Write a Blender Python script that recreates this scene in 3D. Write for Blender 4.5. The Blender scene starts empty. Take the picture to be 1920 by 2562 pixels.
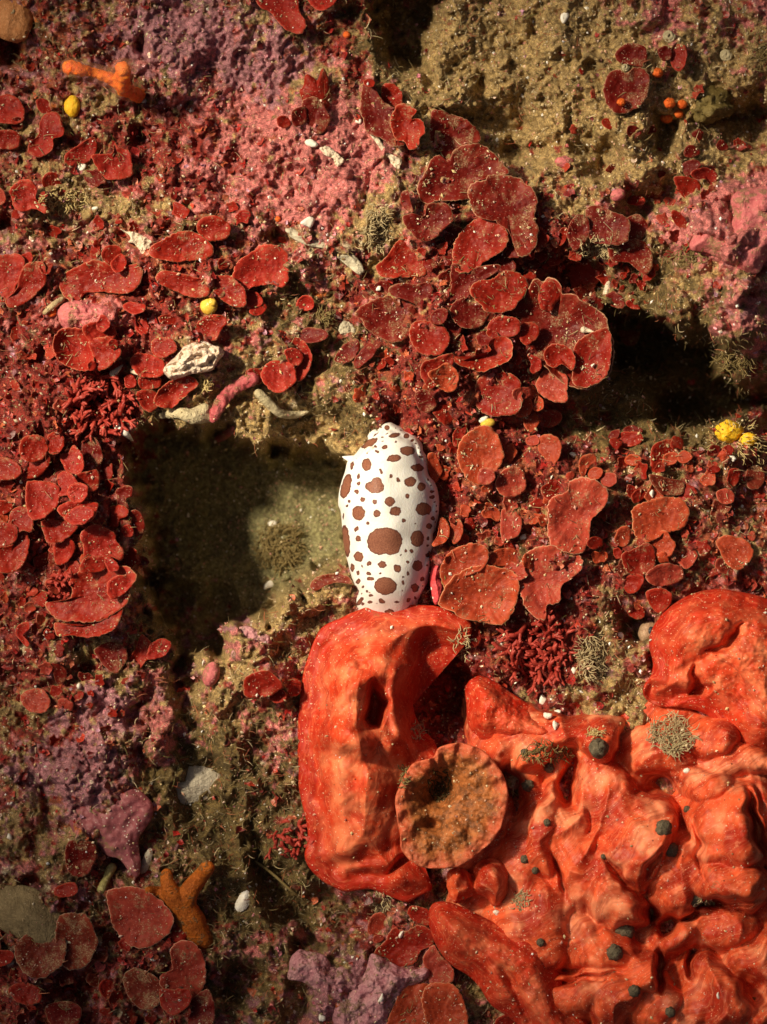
import bpy, math, random
import numpy as np
from mathutils import Vector

# ------------------------------------------------------------------ units
# The reef is laid out in photo pixels of a 1920 x 2562 frame; one pixel is 0.1 mm
# on the plane z = 0 and the camera hangs 0.45 m above it.
PX = 1e-4
D = 4500.0
CX, CY = 960.0, 1281.0

scene = bpy.context.scene
col = scene.collection

# ------------------------------------------------------------------ camera
cam_data = bpy.data.cameras.new("camera")
cam = bpy.data.objects.new("camera", cam_data)
col.objects.link(cam)
cam.location = (0, 0, D * PX)
cam.rotation_euler = (0, 0, 0)
cam_data.sensor_fit = 'VERTICAL'
cam_data.sensor_height = 24.0
cam_data.lens = 24.0 * D / 2562.0
cam_data.clip_start = 0.01
cam_data.clip_end = 50.0
cam_data.dof.use_dof = True
cam_data.dof.focus_distance = (D - 70) * PX
cam_data.dof.aperture_fstop = 8.0
scene.camera = cam

# ------------------------------------------------------------------ light
SUN_ELEV = math.radians(48)
LX, LY = 0.91, -0.42          # light travels right and a little down the picture
w = bpy.data.worlds.new("World")
scene.world = w
w.use_nodes = True
nt = w.node_tree
bg = nt.nodes['Background']
sky = nt.nodes.new('ShaderNodeTexSky')
sky.sky_type = 'NISHITA'
sky.sun_disc = False
sky.sun_elevation = SUN_ELEV
sky.air_density = 0.7
sky.dust_density = 9.0
sky.ozone_density = 0.0
sky.sun_rotation = math.atan2(-LX, -LY)
nt.links.new(sky.outputs[0], bg.inputs[0])
bg.inputs[1].default_value = 0.09
ln = math.hypot(LX, LY)
ldir = Vector((LX / ln * math.cos(SUN_ELEV), LY / ln * math.cos(SUN_ELEV), -math.sin(SUN_ELEV)))
sl = bpy.data.lights.new("sun", 'SUN')
sl.energy = 1.1
sl.angle = math.radians(7)
sl.color = (1.0, 0.88, 0.66)
so = bpy.data.objects.new("sun", sl)
col.objects.link(so)
so.rotation_euler = ldir.to_track_quat('-Z', 'Y').to_euler()
so.location = -ldir * 2
# the diver's strobe whose falloff the photograph shows
st = bpy.data.lights.new("dive_strobe", 'SPOT')
st.energy = 78.0
st.color = (1.0, 0.86, 0.62)
st.spot_size = math.radians(29.5)
st.spot_blend = 1.0
st.shadow_soft_size = 0.026
sto = bpy.data.objects.new("dive_strobe", st)
col.objects.link(sto)
aim = Vector((0.022, 0.014, 0))
sto.location = aim - ldir * 0.62
sto.rotation_euler = ldir.to_track_quat('-Z', 'Y').to_euler()

scene.view_settings.view_transform = 'Standard'
scene.view_settings.look = 'None'
scene.view_settings.exposure = -1.55
scene.view_settings.gamma = 1.0
scene.cycles.max_bounces = 5
scene.cycles.use_denoising = True
scene.cycles.sample_clamp_indirect = 4.0

# ------------------------------------------------------------------ numpy helpers
def P(px, py, z):
    px = np.asarray(px, float); py = np.asarray(py, float); z = np.asarray(z, float)
    f = (D - z) / D
    return np.stack([(px - CX) * f * PX, -(py - CY) * f * PX, z * PX + 0 * px], -1)

def _hash(ix, iy, seed):
    h = (ix.astype(np.int64) * 374761393 + iy.astype(np.int64) * 668265263 + seed * 974711) & 0xffffffff
    h = ((h ^ (h >> 13)) * 1274126177) & 0xffffffff
    h = ((h ^ (h >> 16)) * 2246822519) & 0xffffffff
    return ((h ^ (h >> 15)) & 0xffffff) / float(0xffffff)

def noise(x, y, s, seed=0):
    x = np.asarray(x, float) / s; y = np.asarray(y, float) / s
    ix = np.floor(x); iy = np.floor(y)
    fx = x - ix; fy = y - iy
    def g(dx, dy):
        a = _hash(ix + dx, iy + dy, seed) * 2 * np.pi
        return np.cos(a) * (fx - dx) + np.sin(a) * (fy - dy)
    u = fx ** 3 * (fx * (fx * 6 - 15) + 10); v = fy ** 3 * (fy * (fy * 6 - 15) + 10)
    return 1.5 * ((g(0, 0) * (1 - u) + g(1, 0) * u) * (1 - v) + (g(0, 1) * (1 - u) + g(1, 1) * u) * v)

def fbm(x, y, s, seed=0, oct=4, gain=0.5):
    t = 0; a = 1.0
    for k in range(oct):
        t = t + a * noise(x, y, s / 2 ** k, seed + k * 17)
        a *= gain
    return t

def worley(x, y, s, seed=0):
    x = np.asarray(x, float) / s; y = np.asarray(y, float) / s
    ix = np.floor(x); iy = np.floor(y)
    best = np.full(x.shape, 9.0); idv = np.zeros(x.shape)
    for dx in (-1, 0, 1):
        for dy in (-1, 0, 1):
            cx = ix + dx; cy = iy + dy
            qx = cx + _hash(cx, cy, seed); qy = cy + _hash(cx, cy, seed + 5)
            d = np.hypot(x - qx, y - qy)
            m = d < best
            best = np.where(m, d, best); idv = np.where(m, _hash(cx, cy, seed + 9), idv)
    return best, idv

def sstep(a, b, x):
    t = np.clip((x - a) / (b - a), 0, 1)
    return t * t * (3 - 2 * t)

def sdpoly(px, py, pts):
    """signed distance to a polygon, negative inside"""
    pts = np.asarray(pts, float)
    d = np.full(np.shape(px), 1e18); ins = np.zeros(np.shape(px), bool)
    n = len(pts)
    for i in range(n):
        ax, ay = pts[i]; bx, by = pts[(i + 1) % n]
        ex, ey = bx - ax, by - ay
        t = np.clip(((px - ax) * ex + (py - ay) * ey) / (ex * ex + ey * ey + 1e-9), 0, 1)
        d = np.minimum(d, (px - ax - t * ex) ** 2 + (py - ay - t * ey) ** 2)
        c = ((ay > py) != (by > py)) & (px < ex * (py - ay) / (ey + 1e-12) + ax)
        ins ^= c
    d = np.sqrt(d)
    return np.where(ins, -d, d)

def closed_curve(pts, n):
    """Catmull-Rom through the points, closed, n samples evenly by length"""
    p = np.asarray(pts, float); m = len(p)
    t = np.linspace(0, 1, 12, endpoint=False)[:, None]
    out = []
    for i in range(m):
        p0, p1, p2, p3 = p[(i - 1) % m], p[i], p[(i + 1) % m], p[(i + 2) % m]
        out.append(0.5 * (2 * p1 + (p2 - p0) * t + (2 * p0 - 5 * p1 + 4 * p2 - p3) * t ** 2 + (3 * p1 - p0 - 3 * p2 + p3) * t ** 3))
    q = np.concatenate(out); q = np.vstack([q, q[:1]])
    L = np.concatenate([[0], np.cumsum(np.hypot(*np.diff(q, axis=0).T))])
    s = np.linspace(0, L[-1], n, endpoint=False)
    return np.stack([np.interp(s, L, q[:, 0]), np.interp(s, L, q[:, 1])], -1)

TS = 640 / 1658.0
def T(c, r, pts):
    """points read in an enlarged 640 px tile of the frame -> frame pixels"""
    return [(640 * c + x * TS, 640 * r + y * TS) for x, y in pts]
def ell(cx, cy, rx, ry, rot=0, n=14, seed=0, wob=0.07):
    rng = random.Random(seed * 31 + int(cx * 7 + cy))
    a0 = math.radians(rot); out = []
    for i in range(n):
        t = 2 * math.pi * i / n
        k = 1 + rng.uniform(-wob, wob)
        x, y = rx * k * math.cos(t), ry * k * math.sin(t)
        out.append((cx + x * math.cos(a0) - y * math.sin(a0), cy + x * math.sin(a0) + y * math.cos(a0)))
    return out

# ------------------------------------------------------------------ mesh helpers
def new_mesh(name, verts, faces, mat=None, smooth=True, uv=None, attrs=None, origin=None):
    """verts (n,3) metres in the world, faces (m,k) or list of arrays of equal-size faces; uv per vertex"""
    verts = np.asarray(verts, float)
    if origin is None:
        origin = np.array([verts[:, 0].mean(), verts[:, 1].mean(), verts[:, 2].min()])
    v = (verts - origin).astype(np.float32)
    if not isinstance(faces, list):
        faces = [faces]
    faces = [np.asarray(f, np.int32) for f in faces if len(f)]
    me = bpy.data.meshes.new(name)
    me.vertices.add(len(v)); me.vertices.foreach_set('co', v.ravel())
    nl = sum(f.size for f in faces); nf = sum(len(f) for f in faces)
    me.loops.add(nl); me.polygons.add(nf)
    li = np.concatenate([f.ravel() for f in faces])
    me.loops.foreach_set('vertex_index', li)
    tot = np.concatenate([np.full(len(f), f.shape[1]) for f in faces]).astype(np.int32)
    me.polygons.foreach_set('loop_start', np.concatenate([[0], np.cumsum(tot)[:-1]]).astype(np.int32))
    me.polygons.foreach_set('loop_total', tot)
    me.polygons.foreach_set('use_smooth', np.full(nf, smooth))
    if uv is not None:
        l = me.uv_layers.new(name='UVMap')
        l.data.foreach_set('uv', np.asarray(uv, np.float32)[li].ravel())
    for k, a in (attrs or {}).items():
        a = np.asarray(a, np.float32)
        if a.ndim == 2:
            if a.shape[1] == 3:
                a = np.hstack([a, np.ones((len(a), 1), np.float32)])
            at = me.attributes.new(k, 'FLOAT_COLOR', 'POINT'); at.data.foreach_set('color', a.ravel())
        else:
            at = me.attributes.new(k, 'FLOAT', 'POINT'); at.data.foreach_set('value', a)
    me.update(); me.validate()
    if mat is not None:
        me.materials.append(mat)
    o = bpy.data.objects.new(name, me)
    o.location = origin
    col.objects.link(o)
    return o

def tag(o, label=None, cat=None, group=None, kind=None):
    if label: o['label'] = label
    if cat: o['category'] = cat
    if group: o['group'] = group
    if kind: o['kind'] = kind
    return o

def child(o, parent):
    o.parent = parent
    o.location = o.location - parent.location
    return o

def grid_faces(nr, nc, wrap=False):
    i = np.arange(nr - 1)[:, None] * nc
    if wrap:
        j = np.arange(nc)[None]; j2 = (j + 1) % nc
    else:
        j = np.arange(nc - 1)[None]; j2 = j + 1
    return np.stack([i + j, i + nc + j, i + nc + j2, i + j2], -1).reshape(-1, 4)

# ------------------------------------------------------------------ node helpers
class N:
    def __init__(s, name):
        s.m = bpy.data.materials.new(name); s.m.use_nodes = True
        s.t = s.m.node_tree; s.b = s.t.nodes['Principled BSDF']
    def n(s, typ, **kw):
        x = s.t.nodes.new('ShaderNode' + typ)
        for k, v in kw.items():
            setattr(x, k, v)
        return x
    def put(s, sock, v):
        if isinstance(v, bpy.types.NodeSocket): s.t.links.new(v, sock)
        elif isinstance(v, (tuple, list)) and len(v) == 3 and sock.type == 'RGBA': sock.default_value = (*v, 1)
        else: sock.default_value = v
    def coord(s, scale=1.0, out='Object'):
        c = s.n('TexCoord'); m = s.n('Mapping')
        s.t.links.new(c.outputs[out], m.inputs['Vector'])
        sc = scale if isinstance(scale, tuple) else (scale,) * 3
        m.inputs['Scale'].default_value = sc
        return m.outputs[0]
    def noise(s, vec, scale, detail=3, rough=0.55, dist=0.0):
        x = s.n('TexNoise'); s.put(x.inputs['Vector'], vec)
        x.inputs['Scale'].default_value = scale; x.inputs['Detail'].default_value = detail
        x.inputs['Roughness'].default_value = rough; x.inputs['Distortion'].default_value = dist
        return x.outputs['Fac']
    def vor(s, vec, scale, feature='F1'):
        x = s.n('TexVoronoi', feature=feature); s.put(x.inputs['Vector'], vec); x.inputs['Scale'].default_value = scale
        return x.outputs['Distance']
    def ramp(s, f, a, b, lo=0.0, hi=1.0):
        x = s.n('MapRange'); x.interpolation_type = 'SMOOTHSTEP'
        s.put(x.inputs[0], f)
        for i, v in enumerate((a, b, lo, hi)): s.put(x.inputs[i + 1], v)
        return x.outputs[0]
    def mix(s, f, a, b, mode='MIX'):
        x = s.n('Mix', data_type='RGBA', blend_type=mode)
        s.put(x.inputs[0], f); s.put(x.inputs[6], a); s.put(x.inputs[7], b)
        return x.outputs[2]
    def math(s, op, a, b=0.0):
        x = s.n('Math', operation=op); s.put(x.inputs[0], a); s.put(x.inputs[1], b)
        return x.outputs[0]
    def attr(s, name, fac=False):
        x = s.n('Attribute'); x.attribute_name = name
        return x.outputs['Fac'] if fac else x.outputs['Color']
    def out(s, color, rough=0.5, bump=None, strength=0.5, dist=0.0003, spec=0.5, sss=0.0, sssr=(1, .3, .15), ssss=0.0006):
        s.put(s.b.inputs['Base Color'], color); s.put(s.b.inputs['Roughness'], rough)
        s.b.inputs['Specular IOR Level'].default_value = spec
        if sss:
            s.b.inputs['Subsurface Weight'].default_value = sss
            s.b.inputs['Subsurface Radius'].default_value = sssr
            s.b.inputs['Subsurface Scale'].default_value = ssss
        if bump is not None:
            x = s.n('Bump'); x.inputs['Strength'].default_value = strength; x.inputs['Distance'].default_value = dist
            s.put(x.inputs['Height'], bump); s.t.links.new(x.outputs[0], s.b.inputs['Normal'])
        return s.m
K = 1.0 / (100 * PX)      # object coordinates x K = hundreds of pixels
# ------------------------------------------------------------------ reef relief
PIT_A = T(0, 1, [(900, 1150), (985, 1085), (1100, 1050), (1200, 1085), (1330, 1110), (1450, 1080), (1560, 1150), (1658, 1230)]) \
    + T(1, 1, [(120, 1200), (330, 1230), (460, 1220), (600, 1300), (640, 1400)]) + T(1, 2, [(650, 50), (660, 250), (640, 430), (480, 400), (360, 440), (330, 560), (210, 560), (120, 690), (0, 740)]) \
    + T(0, 2, [(1480, 800), (1440, 900), (1300, 960), (1280, 1120), (1300, 1300), (1260, 1450), (1400, 1600)]) \
    + [(600, 2020), (660, 2200), (640, 2330), (560, 2300), (520, 2130), (450, 2080), (430, 1960), (440, 1850)] \
    + T(0, 2, [(1160, 1400), (1140, 1200), (1080, 1050), (1130, 900), (1120, 780), (960, 700), (930, 560), (890, 400), (950, 180), (940, 60)]) \
    + T(0, 1, [(860, 1520), (800, 1440), (830, 1330), (790, 1220), (850, 1190)])
PIT_B = T(2, 1, [(560, 380), (720, 350), (900, 380), (1000, 440), (1180, 480), (1290, 540), (1380, 600), (1400, 700), (1500, 780), (1658, 820), (1900, 830), (1900, 1250),
                 (1640, 1150), (1560, 1080), (1300, 1080), (1180, 1170), (1000, 1120), (880, 950), (760, 850), (640, 820), (560, 830), (600, 700), (620, 560)])
PIT_C = T(1, 0, [(720, -200), (730, 100), (800, 300), (800, 420), (900, 480), (1100, 520), (1180, 420), (1180, 250), (1220, 100), (1330, -20), (1400, -300)])
PIT_E = [(700, 2130), (760, 2200), (860, 2220), (960, 2260), (950, 2330), (890, 2380), (820, 2360), (760, 2390), (700, 2330), (640, 2250), (600, 2120), (640, 2040)]
SMALLPITS = [(1120, 1720, 75, 120, 170), (15, 120, 40, 40, 160), (10, 560, 40, 35, 120), (360, 110, 22, 34, 90), (1650, 345, 40, 50, 160), (1495, 395, 55, 45, 120), (1640, 500, 70, 50, 110),
             (1480, 180, 26, 22, 60), (1210, 195, 26, 24, 60), (700, 600, 40, 26, 90), (355, 345, 26, 20, 50), (1300, 395, 55, 45, 90), (1880, 300, 90, 70, 200),
             (1285, 700, 30, 40, 60), (1450, 690, 80, 60, 120), (1560, 560, 60, 50, 120), (620, 2460, 80, 50, 140), (750, 2500, 40, 60, 120), (120, 2080, 60, 50, 60), (790, 900, 60, 30, 60),
             (90, 2215, 40, 20, 90), (200, 2470, 80, 40, 70), (310, 2150, 60, 40, 60), (1590, 1560, 40, 50, 110), (1120, 1500, 40, 60, 50), (900, 830, 70, 50, 40), (1340, 1640, 60, 80, 50),
             (990, 1040, 30, 60, 30), (345, 185, 20, 16, 40)]
# broad swellings and knobs of the rock: cx, cy, rx, ry, height
SWELL = [(130, 1300, 330, 330, 110), (230, 900, 300, 240, 60), (820, 380, 260, 200, 60), (1250, 650, 330, 300, 70), (1250, 1150, 300, 380, 40),
         (1600, 1300, 400, 200, 40), (1850, 560, 160, 130, 120), (1850, 790, 130, 120, 150), (650, 1650, 140, 190, 60), (250, 1800, 220, 200, 10),
         (200, 2300, 360, 260, 40), (850, 2480, 200, 150, 50), (560, 900, 260, 90, 50), (520, 760, 200, 120, 40), (1150, 130, 180, 180, -60), (1290, 330, 200, 110, -120),
         (1370, 180, 150, 120, 20), (1500, 700, 200, 120, -60), (740, 930, 120, 120, -30), (790, 1080, 150, 60, -60), (950, 1100, 60, 130, -20), (1500, 1050, 150, 70, -150)]
rl = np.random.RandomState(3)
LUMPS = [(x, y, r * a, r / a, h) for x, y, r, a, h in
         [(1372, 285, 60, 1.2, 25), (1345, 330, 46, 1, 30), (1150, 255, 40, 1.6, 45), (1110, 245, 30, 1.2, 30), (1500, 280, 60, 1, 25), (1580, 330, 70, 1.1, 30), (1410, 410, 40, 1.5, 30),
          (1620, 420, 60, 1.3, 40), (1480, 440, 50, 1, 25), (1680, 780, 60, .8, 60), (1840, 470, 60, 1.5, 40), (1780, 560, 60, 1.0, 60), (1870, 620, 60, 1.2, 50), (1840, 720, 50, 1, 50),
          (1870, 830, 50, 1, 50), (1800, 850, 40, 1, 40), (215, 1730, 45, 1, 45), (300, 1750, 45, 1.3, 45), (290, 1830, 60, 1.2, 60), (400, 1790, 52, .8, 50), (400, 1860, 40, 1, 40),
          (200, 1860, 50, 1, 30), (270, 1900, 50, 1.3, 40), (150, 1660, 60, .8, 40), (60, 1620, 60, 1, 40), (100, 1760, 60, 1.2, 30), (330, 1680, 34, 1, 30), (90, 1900, 90, 1.4, 50),
          (180, 1960, 60, 1.2, 40), (140, 2060, 70, .9, 30), (540, 1830, 50, 1, 30), (560, 1740, 60, .8, 25), (640, 1600, 60, 1, 40), (700, 1540, 60, 1.1, 50), (620, 1690, 50, 1, 30),
          (740, 1510, 50, 1.2, 50), (700, 1700, 50, 1, 30), (960, 480, 50, .8, 30), (930, 560, 40, .8, 20), (860, 480, 60, 1.2, 20), (760, 660, 40, 1, 40), (850, 700, 60, 1.2, 10),
          (230, 1560, 60, 1.8, 30), (450, 560, 60, 1.8, 20), (120, 520, 90, 1.5, 25), (470, 120, 80, 1.3, 25), (640, 90, 80, 1, 25), (540, 220, 80, 1.4, 20)]]

def HT(px, py):
    wx = px + 26 * noise(px, py, 70, 71) + 6 * noise(px, py, 22, 72)
    wy = py + 26 * noise(px, py, 70, 73) + 6 * noise(px, py, 22, 74)
    h = 50 * noise(px, py, 420, 1) + 40 * noise(px, py, 170, 2) + 30 * noise(wx, wy, 80, 3)
    for cx, cy, rx, ry, a in SWELL:
        h = h + a * np.exp(-(((px - cx) / rx) ** 2 + ((py - cy) / ry) ** 2))
    for cx, cy, rx, ry, a in LUMPS:
        q = ((wx - cx) / rx) ** 2 + ((wy - cy) / ry) ** 2
        h = h + a * np.sqrt(np.clip(1 - q, 0, 1)) ** 0.8
    # knobbly crust: three sizes of rounded lumps with creases between them
    w1, _ = worley(wx, wy, 95, 11); w2, _ = worley(wx, wy, 38, 12); w3, _ = worley(px, py, 15, 13)
    rough = 1.0
    ex = 20 * noise(px, py, 44, 75); sa = sdpoly(wx, wy, PIT_A) + ex; sb = sdpoly(wx, wy, PIT_B); sc = sdpoly(wx, wy, PIT_C); se = sdpoly(wx, wy, PIT_E)
    pit = np.maximum(sstep(14, -40, sa), np.maximum(sstep(20, -50, sb), sstep(10, -50, sc)))
    sandy = sstep(0.2, 0.9, sstep(14, -40, sa)) * sstep(1700, 1500, py)
    k = 1 - 0.85 * sandy
    h = h + k * (34 * (0.75 - w1) + 20 * (0.6 - w2) + 4.5 * (0.6 - w3))
    h = h + k * (14 * fbm(px, py, 46, 21, 3) + 9 * (1 - 2 * np.abs(noise(px, py, 24, 27))) + 4 * fbm(px, py, 11, 25, 2))
    # pits
    fa = -430 + 70 * sstep(500, 850, px) * sstep(1650, 1350, py) + 370 * sstep(1520, 1780, py) + 22 * noise(px, py, 120, 31) + 6 * noise(px, py, 30, 32)
    fa = fa + 34 * (1 - 2 * np.abs(noise(px, py, 100, 34))) * sstep(1300, 1450, py) + 3 * fbm(px, py, 12, 35, 2) + 60 * np.exp(-(((px - 470) / 60) ** 2 + ((py - 1420) / 70) ** 2)) + 40 * np.exp(-(((px - 690) / 90) ** 2 + ((py - 1370) / 60) ** 2)) + 50 * sstep(1400, 1500, py) * sstep(560, 700, px)
    t = sstep(14, -42, sa); h = h * (1 - t) + (fa + 0.35 * h * (1 - sandy)) * t
    t = sstep(20, -55, sb); h = h * (1 - t) + (-520 + 50 * noise(px, py, 120, 33) + 0.5 * h + 340 * np.exp(-(((px - 1530) / 150) ** 2 + ((py - 960) / 50) ** 2))) * t
    t = sstep(10, -50, sc); h = h * (1 - t) + (-250 + 0.6 * h) * t
    t = sstep(20, -50, se); h = h * (1 - t) + (-150 + 0.8 * h) * t
    for cx, cy, rx, ry, a in SMALLPITS:
        h = h - a * np.exp(-(((wx - cx) / rx) ** 2 + ((wy - cy) / ry) ** 2) ** 1.5)
    return h

# ------------------------------------------------------------------ what grows where: zone ellipses cx, cy, rx, ry, weight
SUB = ['tan', 'pink', 'purple', 'red', 'olive', 'cream', 'orange', 'rust']
RGB = {'tan': (0.43, 0.30, 0.12), 'pink': (0.62, 0.20, 0.19), 'purple': (0.46, 0.20, 0.23), 'red': (0.27, 0.024, 0.014), 'olive': (0.17, 0.115, 0.035), 'cream': (0.80, 0.68, 0.46), 'orange': (0.62, 0.17, 0.03), 'rust': (0.36, 0.085, 0.035)}
ZONES = {
 'tan': [(1300, 120, 330, 260, 2.6), (1500, 330, 300, 200, 1.6), (1800, 250, 260, 260, 1.4), (1150, 250, 160, 90, 2), (950, 560, 60, 130, 2.0), (230, 480, 200, 120, 1.4), (120, 330, 150, 60, .8),
         (560, 1250, 190, 330, 3.5), (800, 1250, 120, 230, 3.5), (560, 1700, 90, 130, 1.5), (700, 1560, 100, 80, 1.2), (1750, 700, 120, 90, 1.2), (60, 1770, 130, 120, 1.2), (200, 1650, 90, 60, 1.2), (320, 1720, 70, 50, 1),
         (120, 2100, 120, 90, 1.0), (1010, 880, 60, 60, .4), (1480, 1230, 90, 90, .7), (1620, 1280, 260, 150, .7), (1350, 1330, 120, 90, .6), (380, 430, 200, 120, .6), (1500, 1650, 80, 110, 1.2), (1590, 1790, 120, 90, 2), (850, 2370, 80, 40, 1.2), (1180, 2480, 50, 90, 1.5), (690, 2500, 140, 80, 1.0),
         (780, 150, 60, 60, .8), (650, 60, 40, 90, 1), (300, 260, 120, 60, .9), (480, 2200, 90, 90, .8), (1170, 1560, 60, 60, .8), (1320, 1780, 60, 40, 1.4), (1530, 620, 60, 50, 1)],
 'pink': [(500, 300, 330, 170, .8), (250, 560, 250, 80, .6), (650, 350, 150, 200, .7), (880, 350, 120, 110, 2.4), (870, 470, 110, 60, 1.6), (760, 540, 90, 60, 1.4), (240, 785, 110, 50, 3.0), (1850, 560, 130, 120, 3.0), (1740, 600, 80, 50, 2.5), (1850, 820, 120, 90, 1.6), (780, 690, 60, 60, 1.2), (820, 900, 70, 60, 1),
          (130, 830, 90, 60, 1), (180, 950, 60, 40, .8), (600, 450, 200, 100, 1.0), (600, 1600, 80, 60, 2.2), (700, 1500, 40, 40, 1.2), (420, 1840, 60, 90, 1.6), (380, 1700, 50, 60, 1.5), (640, 1820, 60, 40, 1.2), (620, 1890, 90, 50, .7),
          (1600, 30, 200, 70, 1.0), (1680, 90, 60, 100, 1.4), (1900, 60, 60, 90, 1), (1400, 260, 90, 60, .6), (1000, 940, 40, 60, .5), (1250, 1200, 80, 80, .5), (640, 2370, 80, 60, 1.3), (1050, 2430, 50, 40, 1.2), (320, 480, 90, 60, .6), (1080, 920, 60, 60, .6)],
 'purple': [(480, 80, 140, 100, 2.2), (640, 180, 140, 80, 2.0), (380, 30, 80, 60, 1.2), (590, 1560, 80, 50, 1.6), (300, 150, 160, 80, .9), (420, 1700, 90, 120, .6), (230, 1820, 110, 110, 1.6), (280, 1730, 80, 60, 1.2), (120, 1900, 110, 70, 1.2), (200, 1980, 110, 80, 1.6), (1840, 770, 80, 70, 1.0),
            (860, 2470, 110, 110, 2.2), (60, 900, 60, 50, 1), (180, 960, 50, 50, 1), (570, 2480, 90, 60, .6), (700, 110, 80, 60, 1), (1380, 250, 80, 60, .5), (240, 1560, 40, 40, .4)],
 'red': [(1120, 1720, 90, 130, 3), (420, 420, 170, 150, 1.6), (350, 330, 200, 90, 1.2), (760, 500, 60, 60, .8), (500, 180, 50, 40, .4), (120, 1000, 260, 200, 2.2), (250, 800, 200, 120, 1.0), (430, 750, 200, 110, 1.3), (1230, 800, 260, 330, 1.6), (1350, 620, 160, 120, 1.4), (1250, 1250, 260, 330, 1.4),
         (1650, 1280, 280, 180, 1.0), (100, 1350, 240, 270, 1.8), (90, 1720, 110, 110, 1.4), (90, 1860, 110, 60, .9), (1000, 930, 110, 120, 1.0), (1060, 1050, 60, 130, 1.6), (620, 1720, 90, 80, .7), (60, 2530, 300, 120, 1.5), (400, 2400, 140, 120, 1.2), (50, 450, 70, 220, .9),
         (650, 430, 100, 100, 1.2), (470, 620, 160, 70, .9), (1370, 1620, 130, 170, 1.8), (1240, 1850, 90, 120, 1.3), (970, 2350, 100, 60, 1.2), (1500, 400, 200, 60, .4), (880, 740, 70, 70, .8), (870, 120, 50, 140, 1.3), (1740, 500, 90, 60, .8), (1880, 1500, 150, 60, 1.0)],
 'olive': [(850, 900, 190, 110, 1.7), (780, 1060, 190, 50, 2.4), (720, 720, 110, 80, 1.6), (690, 1360, 70, 55, 2.6), (640, 1480, 90, 50, 1.2), (560, 1900, 150, 150, 2.2), (640, 2200, 200, 200, 2.6), (500, 2030, 120, 120, 1.6), (390, 1000, 60, 60, 1), (400, 1500, 60, 200, 1.8),
           (1600, 700, 160, 100, 1.4), (1600, 1000, 260, 150, 2.4), (1700, 900, 200, 150, 2.4), (1000, 60, 140, 200, 1.8), (1200, 1350, 90, 80, .9), (1330, 1330, 90, 80, .8), (330, 350, 120, 90, .8), (420, 560, 110, 60, .9), (1550, 1560, 90, 80, 1.2), (620, 2480, 130, 90, 1.2),
           (1300, 480, 60, 60, .8), (520, 50, 40, 40, .4), (350, 190, 120, 60, .6), (1180, 560, 60, 50, 1.0), (1780, 300, 120, 110, 1.0), (1480, 370, 80, 60, .8), (440, 2000, 120, 100, 1.0), (330, 2200, 80, 60, .6), (80, 1800, 60, 60, .5), (60, 100, 60, 60, .6)],
 'cream': [(700, 330, 60, 30, .8), (860, 330, 60, 50, .7), (900, 450, 60, 60, .6), (560, 120, 60, 40, .4), (170, 500, 80, 40, .6), (470, 780, 60, 30, .5), (775, 350, 26, 26, 1.2), (930, 400, 40, 24, .9), (820, 370, 70, 22, .8), (1000, 410, 22, 34, .9), (760, 560, 36, 26, 1.0), (190, 420, 50, 40, .7), (340, 590, 60, 30, 1.0), (190, 800, 60, 22, .6), (180, 950, 50, 22, .8), (900, 300, 60, 60, .3), (560, 1020, 90, 26, 1.6),
           (730, 1020, 60, 22, 1.3), (1110, 1060, 30, 60, .9), (1380, 1790, 40, 26, 1.1), (1690, 1830, 50, 30, .8), (720, 2540, 40, 30, .5), (860, 230, 40, 40, .4), (850, 620, 90, 16, 1.0), (480, 10, 60, 16, 1)],
 'rust': [(1250, 1150, 240, 300, 1.5), (1600, 1300, 330, 160, 1.3), (950, 980, 100, 80, .9), (430, 700, 250, 120, .9), (200, 700, 150, 100, .8), (330, 450, 250, 150, .7), (1250, 1600, 120, 120, 1.0), (1200, 850, 180, 120, .8), (130, 950, 160, 80, .7), (150, 130, 160, 120, .6)],
 'orange': [(60, 70, 60, 80, 1.6), (205, 20, 22, 30, 1.6), (960, 620, 20, 50, 1.3), (820, 725, 40, 26, 1.0), (1010, 1000, 24, 60, .8), (120, 780, 20, 14, 1), (1110, 1100, 40, 60, .5), (730, 1350, 20, 20, .3)]}

def zone_scores(px, py):
    wx = px + 30 * noise(px, py, 70, 51) + 12 * noise(px, py, 24, 52)
    wy = py + 30 * noise(px, py, 70, 53) + 12 * noise(px, py, 24, 54)
    S = []
    for i, z in enumerate(SUB):
        s = np.full(np.shape(px), {'tan': .35, 'pink': .34, 'purple': .12, 'red': .38, 'olive': .12, 'cream': -.25, 'orange': -.5, 'rust': .2}[z])
        for cx, cy, rx, ry, a in ZONES[z]:
            s = s + a * np.exp(-(((wx - cx) / rx) ** 2 + ((wy - cy) / ry) ** 2) ** 1.2)
        s = s + 1.05 * noise(px, py, 55, 80 + i) + 1.35 * noise(px, py, 24, 90 + i) + 0.7 * noise(px, py, 9, 100 + i)
        S.append(s)
    return np.stack(S, -1)

def zone_color(px, py):
    S = zone_scores(px, py)
    E = np.exp((S - S.max(-1, keepdims=True)) * 5.5)
    E /= E.sum(-1, keepdims=True)
    C = E @ np.array([RGB[z] for z in SUB])
    v = 1 + 0.30 * noise(px, py, 16, 131) + 0.22 * noise(px, py, 6, 132) + 0.15 * noise(px, py, 90, 133)
    C = C * np.clip(v, .35, 1.8)[..., None]
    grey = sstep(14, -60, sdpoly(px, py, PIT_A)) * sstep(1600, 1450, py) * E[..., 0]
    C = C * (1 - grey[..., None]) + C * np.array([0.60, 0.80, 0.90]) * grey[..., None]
    return C, E

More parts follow.
